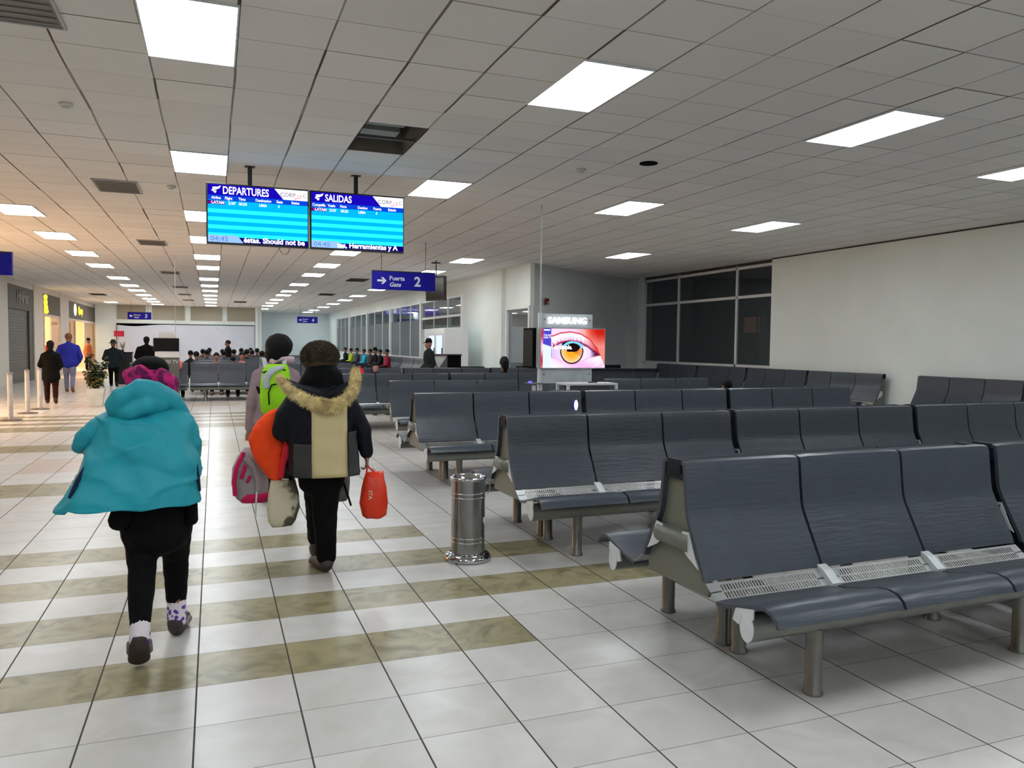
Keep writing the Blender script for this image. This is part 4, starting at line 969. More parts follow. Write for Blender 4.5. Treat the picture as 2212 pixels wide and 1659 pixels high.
tag(p1, 'person in a turquoise jacket and black trousers walking away, head bowed', 'person')
TEAL = cloth('turquoise', (32, 152, 168), na=.04, ns=3, bump=.14, bs=16, rough=.5)
def spline_rows(rows, m=6):
    o = []
    for i in range(len(rows)-1):
        p0, p1, p2_, p3_ = rows[max(i-1, 0)], rows[i], rows[i+1], rows[min(i+2, len(rows)-1)]
        for q in range(m):
            t_ = q/m; o.append(tuple(.5*((2*b1)+(-a1+c1)*t_+(2*a1-5*b1+4*c1-d1)*t_*t_+(-a1+3*b1-3*c1+d1)*t_**3) for a1, b1, c1, d1 in zip(p0, p1, p2_, p3_)))
    return o+[tuple(rows[-1])]
def garment(name, m, rows, off, parent, fold, n=84, p_=2.3, mm=7, cap_top=True, hem=None):
    """open-hemmed garment shell with modelled folds; fold(x,y,z) = displacement in metres"""
    R_ = ringset(spline_rows(rows, mm), off, n, p_); mb = MB(); out_ = []
    for r in R_:
        c = sum(r, Vector())/len(r); q = []
        for v in r:
            d = (v-c); d.z = 0; d = d.normalized() if d.length else d
            q.append(v+d*fold(v.x, v.y, v.z))
        out_.append(q)
    if hem: out_[0] = [v+Vector((0, 0, hem(v.x))) for v in out_[0]]
    V_ = mb.loft(out_, cap=False)
    if cap_top: mb.face(V_[-1])
    o = mb.out(name, m, parent, smooth=True); mo = o.modifiers.new('s', 'SOLIDIFY'); mo.thickness = .008; mo.offset = -1
    return o
def ridge(v): return 1-abs(noise.noise(v))*2
def teal_fold(x, y, z):
    f = max(0, min(1, (1.15-z)/.35))
    a_ = .024*f*noise.noise(Vector((x*9, y*6, z*1.6)))
    b_ = .012*ridge(Vector((x*4+z*5, y*4, z*2.2-x*2)))+.016*max(0, ridge(Vector((x*3-z*3+7, y*3, z*3+x*2))))**5+.010*max(0, ridge(Vector((x*9+z*4, y*5+3, z*5-x*5))))**5
    c_ = .012*math.exp(-((z-1.02+.35*abs(x+.06))/.05)**2)-.012*math.exp(-((z-.95+.5*abs(x+.06))/.03)**2)*math.exp(-((x-.02)/.14)**2)
    return a_+b_+c_-.009
rows = [(.738, -.690, -.060, 4.06, .20), (.80, -.650, -.064, 4.07, .20), (.86, -.615, -.068, 4.08, .19), (.94, -.575, -.078, 4.10, .18), (1.02, -.548, -.098, 4.12, .17), (1.09, -.535, -.108, 4.15, .155), (1.135, -.520, -.118, 4.17, .14), (1.165, -.485, -.135, 4.19, .12), (1.185, -.43, -.165, 4.21, .09), (1.19, -.38, -.22, 4.22, .05)]
garment('jacket', TEAL, rows, O1, p1, teal_fold, hem=lambda x: -.012 if x < -.36 else .004*math.sin(x*30))
mb = MB(); mb.tube([L1(-.45, 4.15, 1.11), L1(-.52, 4.14, 1.075), L1(-.575, 4.15, 1.035), L1(-.595, 4.17, 1.005)], [(.06, .055), (.056, .052), (.048, .045), (.040, .038)], 18)
mb.out('sleeve', TEAL, p1, remesh=.009, sm=3, disp=.018, dscale=.05)
mb = MB(); mb.tube([L1(-.14, 4.15, 1.10), L1(-.110, 4.15, 1.0), L1(-.112, 4.24, .92)], [.052, .050, .044], 16)
mb.out('sleeve', TEAL, p1, remesh=.009, sm=3, disp=.016, dscale=.05)
mb = MB()
mb.tube([L1(-.435, 4.12, 1.14), L1(-.435, 4.07, 1.20), L1(-.405, 4.05, 1.25), L1(-.34, 4.05, 1.268), L1(-.26, 4.09, 1.258), L1(-.19, 4.15, 1.215), L1(-.14, 4.18, 1.14)], [(.035, .03), (.045, .05), (.045, .055), (.045, .058), (.045, .055), (.042, .05), (.03, .03)], 18)
mb.ball(L1(-.32, 4.12, 1.205), (.125, .095, .075), 20)
mb.tube([L1(-.42, 4.08, 1.13), L1(-.38, 4.05, 1.17), L1(-.30, 4.05, 1.20)], [(.02, .02), (.035, .04), (.04, .05)], 14)
mb.out('hood', TEAL, p1, remesh=.009, sm=7, disp=.016, dscale=.14)
NAVY_ = cloth('navy_trim', (20, 34, 66))
def surf_y(rows_, x, z, p_=2.3):
    for a, b_ in zip(rows_, rows_[1:]):
        if a[0] <= z <= b_[0]: f = (z-a[0])/(b_[0]-a[0]); r = [a[i]*(1-f)+b_[i]*f for i in range(5)]; break
    xc, rx = (r[1]+r[2])/2, (r[2]-r[1])/2
    return r[3]-r[4]*max(0, 1-abs((x-xc)/rx)**p_)**(1/p_)
mb = MB(); mb.tube([L1(x, surf_y(rows, x, z), z) for x, z in ((-.556, .925), (-.580, .87), (-.612, .80))], [(.006, .008), (.013, .012), (.007, .008)], 10)
mb.out('jacket_slit', NAVY_, p1, smooth=True)
mb = MB(); mb.tube([L1(x, surf_y(rows, x, z), z) for x, z in ((-.088, .93), (-.078, .86), (-.070, .79))], [.007, .009, .006], 8); mb.out('jacket_zip', NAVY_, p1, smooth=True)
LEO = pm('magenta_leopard_fleece', srgb(206, 26, 118), .9); N, L = nt(LEO); b = N['Principled BSDF']
tc = N.new('ShaderNodeTexCoord'); vo = N.new('ShaderNodeTexNoise'); vo.inputs['Scale'].default_value = 26; vo.inputs['Detail'].default_value = 1; L.new(tc.outputs['Object'], vo.inputs['Vector'])
rp = N.new('ShaderNodeValToRGB'); rp.color_ramp.elements[0].position = .42; rp.color_ramp.elements[0].color = srgb(104, 14, 72); rp.color_ramp.elements[1].position = .55; rp.color_ramp.elements[1].color = srgb(208, 30, 120)
L.new(vo.outputs['Fac'], rp.inputs[0]); L.new(rp.outputs[0], b.inputs['Base Color'])
mb = MB(); mb.tube([L1(-.385, 4.30, 1.33), L1(-.33, 4.22, 1.345), L1(-.26, 4.22, 1.33), L1(-.205, 4.28, 1.295)], [.042, .048, .048, .040], 14)
mb.tube([L1(-.36, 4.28, 1.29), L1(-.27, 4.25, 1.28), L1(-.21, 4.29, 1.25)], [.05, .05, .04], 14)
mb.out('scarf', LEO, p1, remesh=.010, disp=.014, dscale=.04)
mb = MB(); mb.ball(L1(-.300, 4.31, 1.365), (.088, .10, .066)); mb.out('cap', BLK, p1, smooth=True)
BLKT = cloth('black_trousers', (6, 6, 8), bump=.4)
mb = MB()
mb.tube([L1(-.265, 4.09, .60), L1(-.265, 4.10, .84)], [(.162, .135), (.158, .13)], 18)
mb.tube([L1(-.335, 4.08, .68), L1(-.33, 4.07, .55), L1(-.33, 4.055, .42), L1(-.33, 4.0, .32), L1(-.33, 3.935, .195)], [.086, .078, .062, .058, .045], 16)
mb.tube([L1(-.195, 4.10, .68), L1(-.19, 4.17, .55), L1(-.19, 4.24, .42), L1(-.19, 4.26, .32), L1(-.19, 4.27, .19)], [.086, .078, .062, .058, .047], 16)
mb.out('trousers', BLKT, p1, remesh=.010, disp=.010, dscale=.06)
SOCK = pm('patterned_sock', srgb(225, 220, 226), .9); N, L = nt(SOCK); b = N['Principled BSDF']
tc = N.new('ShaderNodeTexCoord'); vo = N.new('ShaderNodeTexVoronoi'); vo.inputs['Scale'].default_value = 42; L.new(tc.outputs['Object'], vo.inputs['Vector'])
lt = N.new('ShaderNodeMath'); lt.operation = 'LESS_THAN'; lt.inputs[1].default_value = .42; L.new(vo.outputs['Distance'], lt.inputs[0])
sp = N.new('ShaderNodeSeparateXYZ'); L.new(tc.outputs['Object'], sp.inputs[0]); l2 = N.new('ShaderNodeMath'); l2.operation = 'LESS_THAN'; l2.inputs[1].default_value = .165; L.new(sp.outputs[2], l2.inputs[0])
m2 = N.new('ShaderNodeMath'); m2.operation = 'MULTIPLY'; L.new(lt.outputs[0], m2.inputs[0]); L.new(l2.outputs[0], m2.inputs[1])
mx = N.new('ShaderNodeMix'); mx.data_type = 'RGBA'; L.new(m2.outputs[0], mx.inputs[0]); mx.inputs[6].default_value = srgb(224, 214, 222); mx.inputs[7].default_value = srgb(96, 62, 160); L.new(mx.outputs[2], b.inputs['Base Color'])
mb = MB(); mb.tube([L1(-.33, 3.945, .215), L1(-.33, 3.905, .15), L1(-.33, 3.90, .09)], [.044, .045, .044], 16); mb.out('sock', SOCK, p1, smooth=True)
mb = MB(); mb.tube([L1(-.19, 4.272, .215), L1(-.19, 4.268, .14), L1(-.19, 4.27, .08)], [.046, .047, .046], 16); mb.out('sock', SOCK, p1, smooth=True)
SHB = pm('brown_hiking_shoe', srgb(52, 38, 36), .6, nscale=30, namt=.3); SHG = pm('grey_suede', srgb(120, 110, 108), .8)
mb = MB(); mb.tube([L1(-.33, 3.885, .135), L1(-.332, 3.885, .10), L1(-.334, 3.90, .045), L1(-.334, 3.93, .032)], [(.036, .034), (.045, .038), (.048, .034), (.044, .026)], 16); s_ = mb.out('shoe', SHB, p1, smooth=True)
for xq in (-.374, -.290): mb = MB(); mb.tube([L1(xq, 3.90, .12), L1(xq, 3.91, .075)], [.012, .014], 10); mb.out('side_patch', SHG, p1, smooth=True)
mb = MB(); mb.tube([L1(-.195, 4.255, .075), L1(-.19, 4.28, .045), L1(-.175, 4.38, .042), L1(-.165, 4.47, .034)], [(.040, .048), (.044, .044), (.046, .040), (.036, .028)], 16); mb.out('shoe', SHB, p1, smooth=True)
mb = MB(); mb.tube([L1(-.150, 4.30, .05), L1(-.135, 4.38, .05)], [.016, .016], 10); mb.out('side_patch', SHG, p1, smooth=True)
t = thing('waist_pouch', 'small black waist pouch showing below the turquoise jacket', 'bag', L1(-.405, 4.0, .665)+O1)
mb = MB(); mb.tube([(-.0, 0, .05), (-.012, 0, 0), (-.012, 0, -.01)], [(.045, .03), (.05, .035), (.045, .03)], 14); mb.out('pouch_body', BLK, t, smooth=True, disp=.006, dscale=.05)
mb = MB(); mb.tube([(.0, 0, -.03), (.002, 0, -.085)], [.003, .003], 6); mb.out('zip_pull', BLK, t)
t = thing('side_pouch', 'small black pouch at the right hip under the turquoise jacket', 'bag', (-.108, 4.02, .67))
mb = MB(); mb.tube([(0, 0, .05), (0, 0, -.02)], [(.028, .03), (.03, .03)], 12); mb.out('pouch_body', BLK, t, smooth=True); mb = MB(); mb.box(-.01, .01, -.035, -.028, -.02, .04); mb.out('flap', BLKT, t)

# ---- woman in the fur-hooded parka
O2 = Vector((.66, 5.2, 0)); L2_ = lambda x, y, z: Vector((x, y, z))-O2
mb = MB()
mb.tube([L2_(.66, 5.22, .66), L2_(.66, 5.22, .85), L2_(.66, 5.21, 1.08), L2_(.655, 5.22, 1.18), L2_(.65, 5.24, 1.30)], [(.14, .10), (.13, .10), (.15, .10), (.12, .08), (.05, .05)], 18)
head(mb, L2_(.645, 5.25, 1.385), (0, 1, 0), .090)
mb.tube([L2_(.62, 5.22, .68), L2_(.64, 5.38, .40), L2_(.66, 5.55, .10), L2_(.66, 5.68, .045)], [.085, .055, .035, .032], 14)
mb.tube([L2_(.69, 5.22, .68), L2_(.675, 5.22, .38), L2_(.675, 5.17, .09), L2_(.64, 5.30, .045)], [.085, .055, .035, .032], 14)
mb.tube([L2_(.83, 5.21, 1.13), L2_(.915, 5.18, .93), L2_(.945, 5.18, .755)], [.05, .042, .028], 12); hand(mb, L2_(.945, 5.18, .75), (.05, 0, -1), (-1, 0, .1), .72)
mb.tube([L2_(.48, 5.21, 1.13), L2_(.405, 5.2, .93), L2_(.42, 5.42, .90)], [.05, .042, .028], 12); hand(mb, L2_(.42, 5.42, .90), (0, 1, 0), (0, 0, -1), .9)
p2 = mb.out('person', SKIN, smooth=True, loc=O2, remesh=.008); tag(p2, 'person in a dark parka with beige back panel and furry hood, carrying bags', 'person')
PARK = cloth('parka_black', (20, 22, 29), na=.2, bump=.2, bs=12, rough=.55); TAN = cloth('parka_tan', (212, 194, 148), na=.05, ns=4, bump=.15, bs=14); OLV = cloth('parka_grey', (60, 60, 60))
rows2 = [(.645, .44, .905, 5.20, .165), (.72, .445, .89, 5.20, .16), (.80, .445, .875, 5.20, .155), (.90, .435, .865, 5.20, .15), (1.0, .425, .865, 5.20, .15), (1.08, .425, .865, 5.20, .145), (1.15, .44, .855, 5.20, .13), (1.20, .49, .82, 5.20, .11), (1.245, .55, .77, 5.21, .09)]
mb = MB(); mb.loft(ringset(rows2, O2))
mb.tube([L2_(.80, 5.20, 1.13), L2_(.865, 5.19, 1.04), L2_(.92, 5.18, .92), L2_(.945, 5.18, .78)], [.068, .062, .056, .045], 16)
mb.tube([L2_(.50, 5.20, 1.13), L2_(.43, 5.20, 1.03), L2_(.41, 5.20, .93), L2_(.42, 5.36, .89)], [.072, .072, .068, .055], 16)
mb.tube([L2_(.43, 5.20, 1.255), L2_(.50, 5.13, 1.20), L2_(.60, 5.09, 1.16), L2_(.72, 5.09, 1.16), L2_(.81, 5.13, 1.20), L2_(.86, 5.20, 1.27)], [.022, .045, .055, .055, .045, .022], 14)
mb.out('parka', PARK, p2, remesh=.010, sm=5, disp=.012, dscale=.10)
def back_patch(name, m, xa, xb, z0, z1, off, d=.006, nz=14, nx=8):
    mb = MB(); G = []
    for c in range(nz+1):
        z = max(.6451, z0+(z1-z0)*c/nz)
        for (a, b_) in zip(rows2, rows2[1:]):
            if a[0] <= z <= b_[0]: f = (z-a[0])/(b_[0]-a[0]); r = [a[i]*(1-f)+b_[i]*f for i in range(5)]; break
        row = []
        for q in range(nx+1):
            x = xa+(xb-xa)*q/nx; xc, rx = (r[1]+r[2])/2, (r[2]-r[1])/2
            y = r[3]-r[4]*max(0, 1-abs((x-xc)/rx)**2.4)**(1/2.4)-off-.004*math.sin(z*40+x*9)
            row.append(mb.b.verts.new(Vector((x, y, z))-O2))
        G.append(row)
    for c in range(nz):
        for q in range(nx): mb.face((G[c][q], G[c][q+1], G[c+1][q+1], G[c+1][q]))
    o = mb.out(name, m, p2, smooth=True); mo = o.modifiers.new('s', 'SOLIDIFY'); mo.thickness = .012; mo.offset = -1
    return o
back_patch('back_panel', TAN, .572, .800, .64, 1.13, .012)
back_patch('side_panel', OLV, .465, .57, .642, .86, .012); back_patch('side_panel', OLV, .802, .875, .642, .93, .012)
FUR = pm('fur_trim', srgb(232, 206, 154), .9, nscale=18, namt=.35); path = [L2_(.385, 5.24, 1.285), L2_(.43, 5.15, 1.225), L2_(.50, 5.08, 1.165), L2_(.60, 5.04, 1.12), L2_(.69, 5.03, 1.095), L2_(.77, 5.05, 1.13), L2_(.84, 5.10, 1.205), L2_(.872, 5.17, 1.28), L2_(.88, 5.24, 1.335)]
rad = [.018, .036, .048, .054, .056, .052, .046, .036, .018]
mb = MB(); mb.tube(path, [r*.7 for r in rad], 12)
rn = random.Random(3); pts = []
for _ in range(5200):
    u = rn.random()*(len(path)-1); i = int(u); f = u-i; c = path[i].lerp(path[i+1], f); r = rad[i]*(1-f)+rad[i+1]*f
    d = Vector((rn.gauss(0, 1), rn.gauss(0, 1), rn.gauss(0, 1))).normalized(); tdir = (path[i+1]-path[i]).normalized(); d = (d-tdir*d.dot(tdir)).normalized(); pts.append((c+d*r*.68, d))
spikes(mb, pts, .022, .0022, 5); mb.out('fur_trim', FUR, p2)
BRF = pm('brown_fur', srgb(64, 50, 34), .9, nscale=20, namt=.4); mb = MB(); hc = L2_(.650, 5.24, 1.415); hr = Vector((.120, .118, .100)); mb.ball(hc, tuple(hr), 20); mb.ball(hc-Vector((0, 0, .045)), (.118, .11, .05), 20); pts = []
for _ in range(4200):
    d = Vector((rn.gauss(0, 1), rn.gauss(0, 1), rn.gauss(0, 1))).normalized()
    if d.z < -.35: continue
    pts.append((hc+Vector((d.x*hr.x, d.y*hr.y, d.z*hr.z)), d))
spikes(mb, pts, .016, .0020, 8); mb.out('fur_hat', BRF, p2)
mb = MB(); mb.tube([L2_(.65, 5.22, 1.16), L2_(.655, 5.21, 1.23), L2_(.66, 5.21, 1.30), L2_(.65, 5.23, 1.345)], [(.15, .11), (.155, .11), (.125, .10), (.09, .09)], 18); mb.out('scarf', BLK, p2, remesh=.012, disp=.02, dscale=.07)
mb = MB(); mb.tube([L2_(.655, 5.22, .60), L2_(.655, 5.22, .74)], [(.15, .12), (.15, .12)], 18)
mb.tube([L2_(.62, 5.23, .64), L2_(.635, 5.33, .48), L2_(.645, 5.42, .36), L2_(.66, 5.54, .14)], [.095, .080, .070, .060], 16)
mb.tube([L2_(.685, 5.22, .64), L2_(.68, 5.22, .50), L2_(.675, 5.22, .36), L2_(.675, 5.18, .22), L2_(.678, 5.165, .10)], [.100, .092, .080, .070, .062], 16)
mb.out('trousers', BLKT, p2, remesh=.010, disp=.010, dscale=.06)
SH2 = pm('grey_brown_shoe', srgb(66, 58, 54), .6)
for a in ([(.678, 5.15, .075), (.675, 5.17, .045), (.65, 5.27, .042), (.62, 5.35, .034)], [(.66, 5.53, .085), (.66, 5.55, .05), (.665, 5.65, .042), (.67, 5.73, .034)]):
    mb = MB(); mb.tube([L2_(*q) for q in a], [(.046, .05), (.048, .045), (.046, .042), (.038, .03)], 16); mb.out('shoe', SH2, p2, smooth=True)

# things the parka woman carries
def bagbody(name, m, rows, o, loc, **k):
    mb = MB(); mb.loft(ringset(rows, Vector((0, 0, 0)), 24, k.pop('p', 3))); return mb.out(name, m, o, smooth=True, **k)
ORG = cloth('orange_fleece', (250, 74, 20), na=.06, bump=.15, bs=10); RED_ = cloth('coral_lining', (226, 44, 60))
t = thing('orange_blanket', 'bright orange garment draped over the left arm of the parka wearer', 'garment', (.33, 5.30, .60))
mb = MB(); mb.loft(ringset([(z-.60, a-.33, b_-.33, 0, d) for z, a, b_, d in ((.60, .345, .40, .025), (.64, .31, .41, .04), (.71, .262, .415, .055), (.79, .222, .42, .065), (.87, .205, .42, .07), (.94, .225, .42, .07), (1.0, .265, .42, .06), (1.04, .31, .42, .045), (1.065, .36, .42, .03))], Vector((0, 0, 0))))
mb.out('draped_cloth', ORG, t, remesh=.010, disp=.02, dscale=.09)
mb = MB(); mb.loft(ringset([(.02, .055, .085, -.05, .012), (.10, .06, .10, -.06, .014), (.19, .075, .125, -.07, .014), (.27, .09, .13, -.07, .012)], Vector((0, 0, 0)))); mb.out('lining', RED_, t, smooth=True, disp=.008, dscale=.05)
GRB = cloth('grey_nylon', (150, 142, 144)); MAG = cloth('magenta_nylon', (196, 24, 88))
t = thing('pink_backpack', 'grey and magenta backpack carried low beside the orange garment', 'backpack', (.215, 5.45, .445))
bagbody('bag_body', GRB, [(0, -.06, .10, 0, .05), (.03, -.09, .115, 0, .07), (.12, -.115, .12, 0, .085), (.22, -.11, .105, 0, .08), (.30, -.075, .075, 0, .06), (.355, -.03, .03, 0, .03)], t, None, disp=.012, dscale=.08)
bagbody('bottom_panel', MAG, [(-.006, -.055, .10, 0, .055), (.03, -.085, .12, 0, .076), (.058, -.075, .122, 0, .078)], t, None)
mb = MB(); mb.tube([(-.095, -.085, .06), (-.10, -.088, .15), (-.085, -.085, .24), (-.04, -.06, .33)], [(.014, .008)]*4, 10); mb.tube([(-.055, -.088, .17), (-.03, -.088, .25)], [(.013, .006)]*2, 8); mb.tube([(-.02, -.09, .14), (.0, -.09, .18)], [(.01, .006)]*2, 8); mb.out('magenta_trim', MAG, t, smooth=True)
mb = MB(); mb.tube([(-.03, -.085, .30), (.02, -.10, .24), (.05, -.10, .14), (.04, -.09, .08)], [(.016, .005)]*4, 10); mb.out('shoulder_strap', GRB, t, smooth=True)
mb = MB(); mb.tube([(.04, -.09, .09), (.035, -.092, .0), (.03, -.09, -.09)], [(.006, .003)]*3, 8); mb.out('loose_strap', pm('strap_white', srgb(200, 196, 196), .8), t, smooth=True)
CAN = pm('printed_canvas', srgb(206, 196, 168), .85); N, L = nt(CAN); b = N['Principled BSDF']; tc = N.new('ShaderNodeTexCoord'); no = N.new('ShaderNodeTexNoise'); no.inputs['Scale'].default_value = 9; no.inputs['Detail'].default_value = 5; L.new(tc.outputs['Object'], no.inputs['Vector'])
sp = N.new('ShaderNodeSeparateXYZ'); L.new(tc.outputs['Object'], sp.inputs[0]); ma = N.new('ShaderNodeMath'); ma.operation = 'MULTIPLY_ADD'; ma.inputs[1].default_value = 1.6; L.new(sp.outputs[0], ma.inputs[0]); L.new(no.outputs['Fac'], ma.inputs[2])
rp = N.new('ShaderNodeValToRGB'); rp.color_ramp.elements[0].position = .54; rp.color_ramp.elements[0].color = srgb(208, 198, 170); rp.color_ramp.elements[1].position = .64; rp.color_ramp.elements[1].color = srgb(92, 84, 72); L.new(ma.outputs[0], rp.inputs[0]); L.new(rp.outputs[0], b.inputs['Base Color'])
t = thing('canvas_tote', 'beige canvas tote bag with a dark printed picture', 'bag', (.415, 5.30, .30))
bagbody('bag_body', CAN, [(0, -.075, .055, 0, .05), (.03, -.09, .08, 0, .065), (.12, -.098, .105, 0, .07), (.21, -.09, .095, 0, .055), (.30, -.075, .08, 0, .02)], t, None, disp=.018, dscale=.09)
mb = MB(); mb.tube([(-.03, -.02, .29), (-.01, 0, .38), (.0, .02, .46)], [(.012, .004)]*3, 8); mb.tube([(.05, .0, .29), (.05, .0, .36), (.01, .02, .46)], [(.012, .004)]*3, 8); mb.out('carry_handle', BLK, t, smooth=True)
t = thing('grey_bag', 'grey bag partly hidden behind the parka wearer, black strap hanging', 'bag', (.82, 5.42, .42))
bagbody('bag_body', cloth('bag_grey', (104, 108, 104)), [(0, -.06, .03, 0, .04), (.05, -.08, .045, 0, .055), (.13, -.07, .05, 0, .05), (.20, -.05, .05, 0, .03)], t, None, disp=.01, dscale=.06)
mb = MB(); mb.tube([(-.01, -.05, .17), (.02, -.06, .07), (.05, -.06, -.03)], [(.007, .003)]*3, 8); mb.out('strap', BLK, t, smooth=True)
PLO = pm('orange_plastic', srgb(232, 54, 18), .35, nscale=12, namt=.12, bump=.5, bscale=14)
t = thing('orange_shopping_bag', 'orange plastic shopping bag hanging from the right hand of the parka wearer', 'bag', (.995, 5.20, .33))
bagbody('bag_body', PLO, [(0, -.05, .055, 0, .045), (.02, -.075, .085, 0, .06), (.10, -.09, .095, 0, .065), (.20, -.075, .085, 0, .055), (.27, -.06, .07, 0, .035), (.31, -.05, .065, 0, .015)], t, None, disp=.02, dscale=.07, p=2.6)
mb = MB(); mb.tube([(-.05, 0, .29), (-.045, -.01, .34), (-.05, 0, .385)], .006, 8); mb.tube([(.03, 0, .29), (-.03, .0, .34), (-.05, 0, .385)], .006, 8); mb.out('loop_handle', PLO, t, smooth=True)
text('print_lettering', [dict(s='STA', size=.035, loc=(-.045, -.068, .20), rot=(PI/2, PI/2, 0), bold=.001, ext=.001)], pm('pale_print', srgb(240, 190, 160), .6), t)
t = thing('plastic_bottle', 'clear bottle neck sticking out of the orange shopping bag', 'bottle', (1.0, 5.215, .52))
mb = MB(); mb.lathe([(.001, 0), (.028, .0), (.028, .09), (.012, .12), (.012, .135), (.001, .135)], 16); mb.out('bottle_body', glass('bottle_clear', (.9, .92, .92, 1), .15), t, smooth=True)
mb = MB(); mb.lathe([(.001, .135), (.014, .135), (.014, .15), (.001, .15)], 14); mb.out('bottle_cap', WHITE, t, smooth=True)

# ---- person with the lime backpack
O3 = Vector((.53, 7.5, 0)); L3 = lambda x, y, z: Vector((x, y, z))-O3
ROSE = cloth('dusty_rose', (150, 126, 132), na=.15)
p3, _h = figure('person with black hair and dusty rose jacket walking ahead, lime backpack on', tuple(O3), 0, 1.56, 'walk', ROSE, BLKT, SHOE, HAIRB, None, .012, arms='down', wide=1.0)
mb = MB(); mb.ball(L3(.56, 7.50, 1.475), (.125, .12, .115), 18); mb.ball(L3(.53, 7.49, 1.40), (.10, .10, .09), 18); mb.out('hair_bun', HAIRB, p3, remesh=.012, disp=.012, dscale=.05)
mb = MB(); mb.tube([L3(.50, 7.42, 1.33), L3(.58, 7.40, 1.335), L3(.66, 7.45, 1.345), L3(.68, 7.52, 1.36)], [.03, .036, .034, .02], 12); mb.out('pink_scarf', cloth('rose_scarf', (196, 166, 176)), p3, smooth=True, disp=.01, dscale=.05)
mb = MB(); mb.tube([L3(.325, 7.54, .90), L3(.32, 7.55, .80)], [.05, .055], 12); mb.out('patterned_cuff', pm('blue_white_knit', srgb(90, 90, 130), .9, nscale=45, namt=.8), p3, smooth=True)
LIM = cloth('lime', (150, 214, 30), na=.05); GRYB = cloth('backpack_grey', (176, 184, 184))
t = thing('lime_backpack', 'lime green and grey backpack worn by the person ahead of the parka', 'backpack', (.51, 7.28, .86))
bagbody('bag_body', LIM, [(0, -.10, .10, 0, .05), (.03, -.125, .125, 0, .08), (.15, -.135, .135, 0, .10), (.30, -.125, .13, 0, .095), (.40, -.105, .12, 0, .08), (.45, -.06, .10, 0, .05)], t, None, disp=.008, dscale=.08)
mb = MB(); mb.tube([(-.08, -.09, .25), (-.085, -.095, .33), (-.03, -.09, .40), (.06, -.075, .43)], [(.03, .012), (.034, .014), (.03, .014), (.02, .01)], 10); mb.out('grey_panel', GRYB, t, smooth=True)
mb = MB(); mb.tube([(-.06, -.105, .10), (-.065, -.108, .20), (-.04, -.106, .27), (.05, -.10, .29)], .006, 8); mb.tube([(-.11, -.06, .38), (-.03, -.085, .40), (.08, -.07, .40)], .006, 8); mb.out('zip_line', BLK, t, smooth=True)
mb = MB(); mb.tube([(-.135, .0, .20), (-.15, .02, .24)], .014, 8); mb.out('side_buckle', BLK, t, smooth=True)
for q in (-1, 1): mb = MB(); mb.tube([(q*.08, .03, .42), (q*.09, .12, .50), (q*.10, .24, .50), (q*.10, .29, .38), (q*.09, .16, .10)], [(.02, .006)]*5, 10); mb.out('shoulder_strap', GRYB, t, smooth=True)

# ---- people farther down the hall
DRED = cloth('dark_red_black', (38, 12, 14)); CHAR = cloth('charcoal', (34, 42, 48)); BRN = pm('hair_brown', srgb(110, 74, 44), .7)
figure('person in black jacket and trousers walking away near the stanchions', (-3.65, 21.35, 0), .1, 1.50, 'walk', BLK, DRED, SHOE, HAIRB, None, .02, arms='bent', coat=.12, hair_len=.12)
figure('tall person in a royal blue jacket and grey jeans walking away', (-3.95, 25.85, 0), 0, 1.72, 'walk', BLUEJ, JEAN, pm('tan_shoe', srgb(110, 76, 40), .6), BRN, None, .02, arms='pocket', wide=1.25)
figure('person in charcoal jacket and wide hat walking behind the potted plant', (-3.12, 28.9, 0), 0, 1.52, 'walk', CHAR, BLKT, SHOE, None, ('brim', cloth('dark_green_hat', (34, 44, 36))), .02, arms='bent', wide=1.3)
figure('person with wild dark hair and black jacket beside the dark television', (-2.02, 27.6, 0), 0, 1.66, 'walk', BLK, BLKT, SHOE, HAIRB, None, .02, arms='bent', wide=1.35, hair_len=.1)
figure('person in an orange top and dark hat at the far shop doorway', (-5.95, 44.6, 0), -.6, 1.62, 'stand', cloth('orange_top', (196, 112, 70)), BLK, SHOE, None, ('cap', BLK), .02, arms='down')
figure('person in a red top inside the lit shop behind the glass', (-6.95, 38.9, 0), .3, 1.60, 'stand', cloth('red_top', (190, 50, 40)), BLK, SHOE, HAIRB, None, .02)
figure('person in a long dark coat and peaked cap standing at the gate counter', (5.38, 20.35, 0), PI*.55, 1.62, 'stand', cloth('green_black', (26, 34, 34)), BLKT, SHOE, None, ('cap', BLK), .018, arms='bent', coat=.35, wide=1.15)
figure('person in black beanie seated facing away, on the fourth row of benches', (5.38, 14.62, -.02), 0, 1.50, 'sit', BLK, BLKT, SHOE, HAIRB, ('beanie', pm('striped_beanie', srgb(30, 30, 36), .9, nscale=3, namt=.6)), .018, arms='lap', hair_len=.12)
figure('dark-haired child seated facing away, only hair above the third row', (6.53, 8.97, -.02), 0, 1.16, 'sit', BLK, BLKT, SHOE, HAIRB, None, .018, arms='lap')
figure('slouched person in dark hood facing the camera on the fifth row', (3.30, 16.95, -.04), PI, 1.28, 'sit', BLK, BLKT, SHOE, HAIRB, None, .018, arms='lap', skin=pm('skin_rosy', srgb(190, 140, 140), .6))
t = thing('pink_bundle', 'small bright pink soft bundle beside the hooded slouched passenger', 'bag', (2.93, 16.9, .47))
mb = MB(); mb.ball((0, 0, .12), (.10, .09, .13), 14); mb.ball((0, 0, .36), (.11, .1, .17), 14); mb.out('bundle_body', cloth('hot_pink', (240, 40, 90)), t, remesh=.02); mb = MB(); mb.tube([(-.03, -.05, .5), (0, -.05, .56), (.03, -.05, .5)], .008, 8); mb.out('bundle_loop', MAG, t, smooth=True)
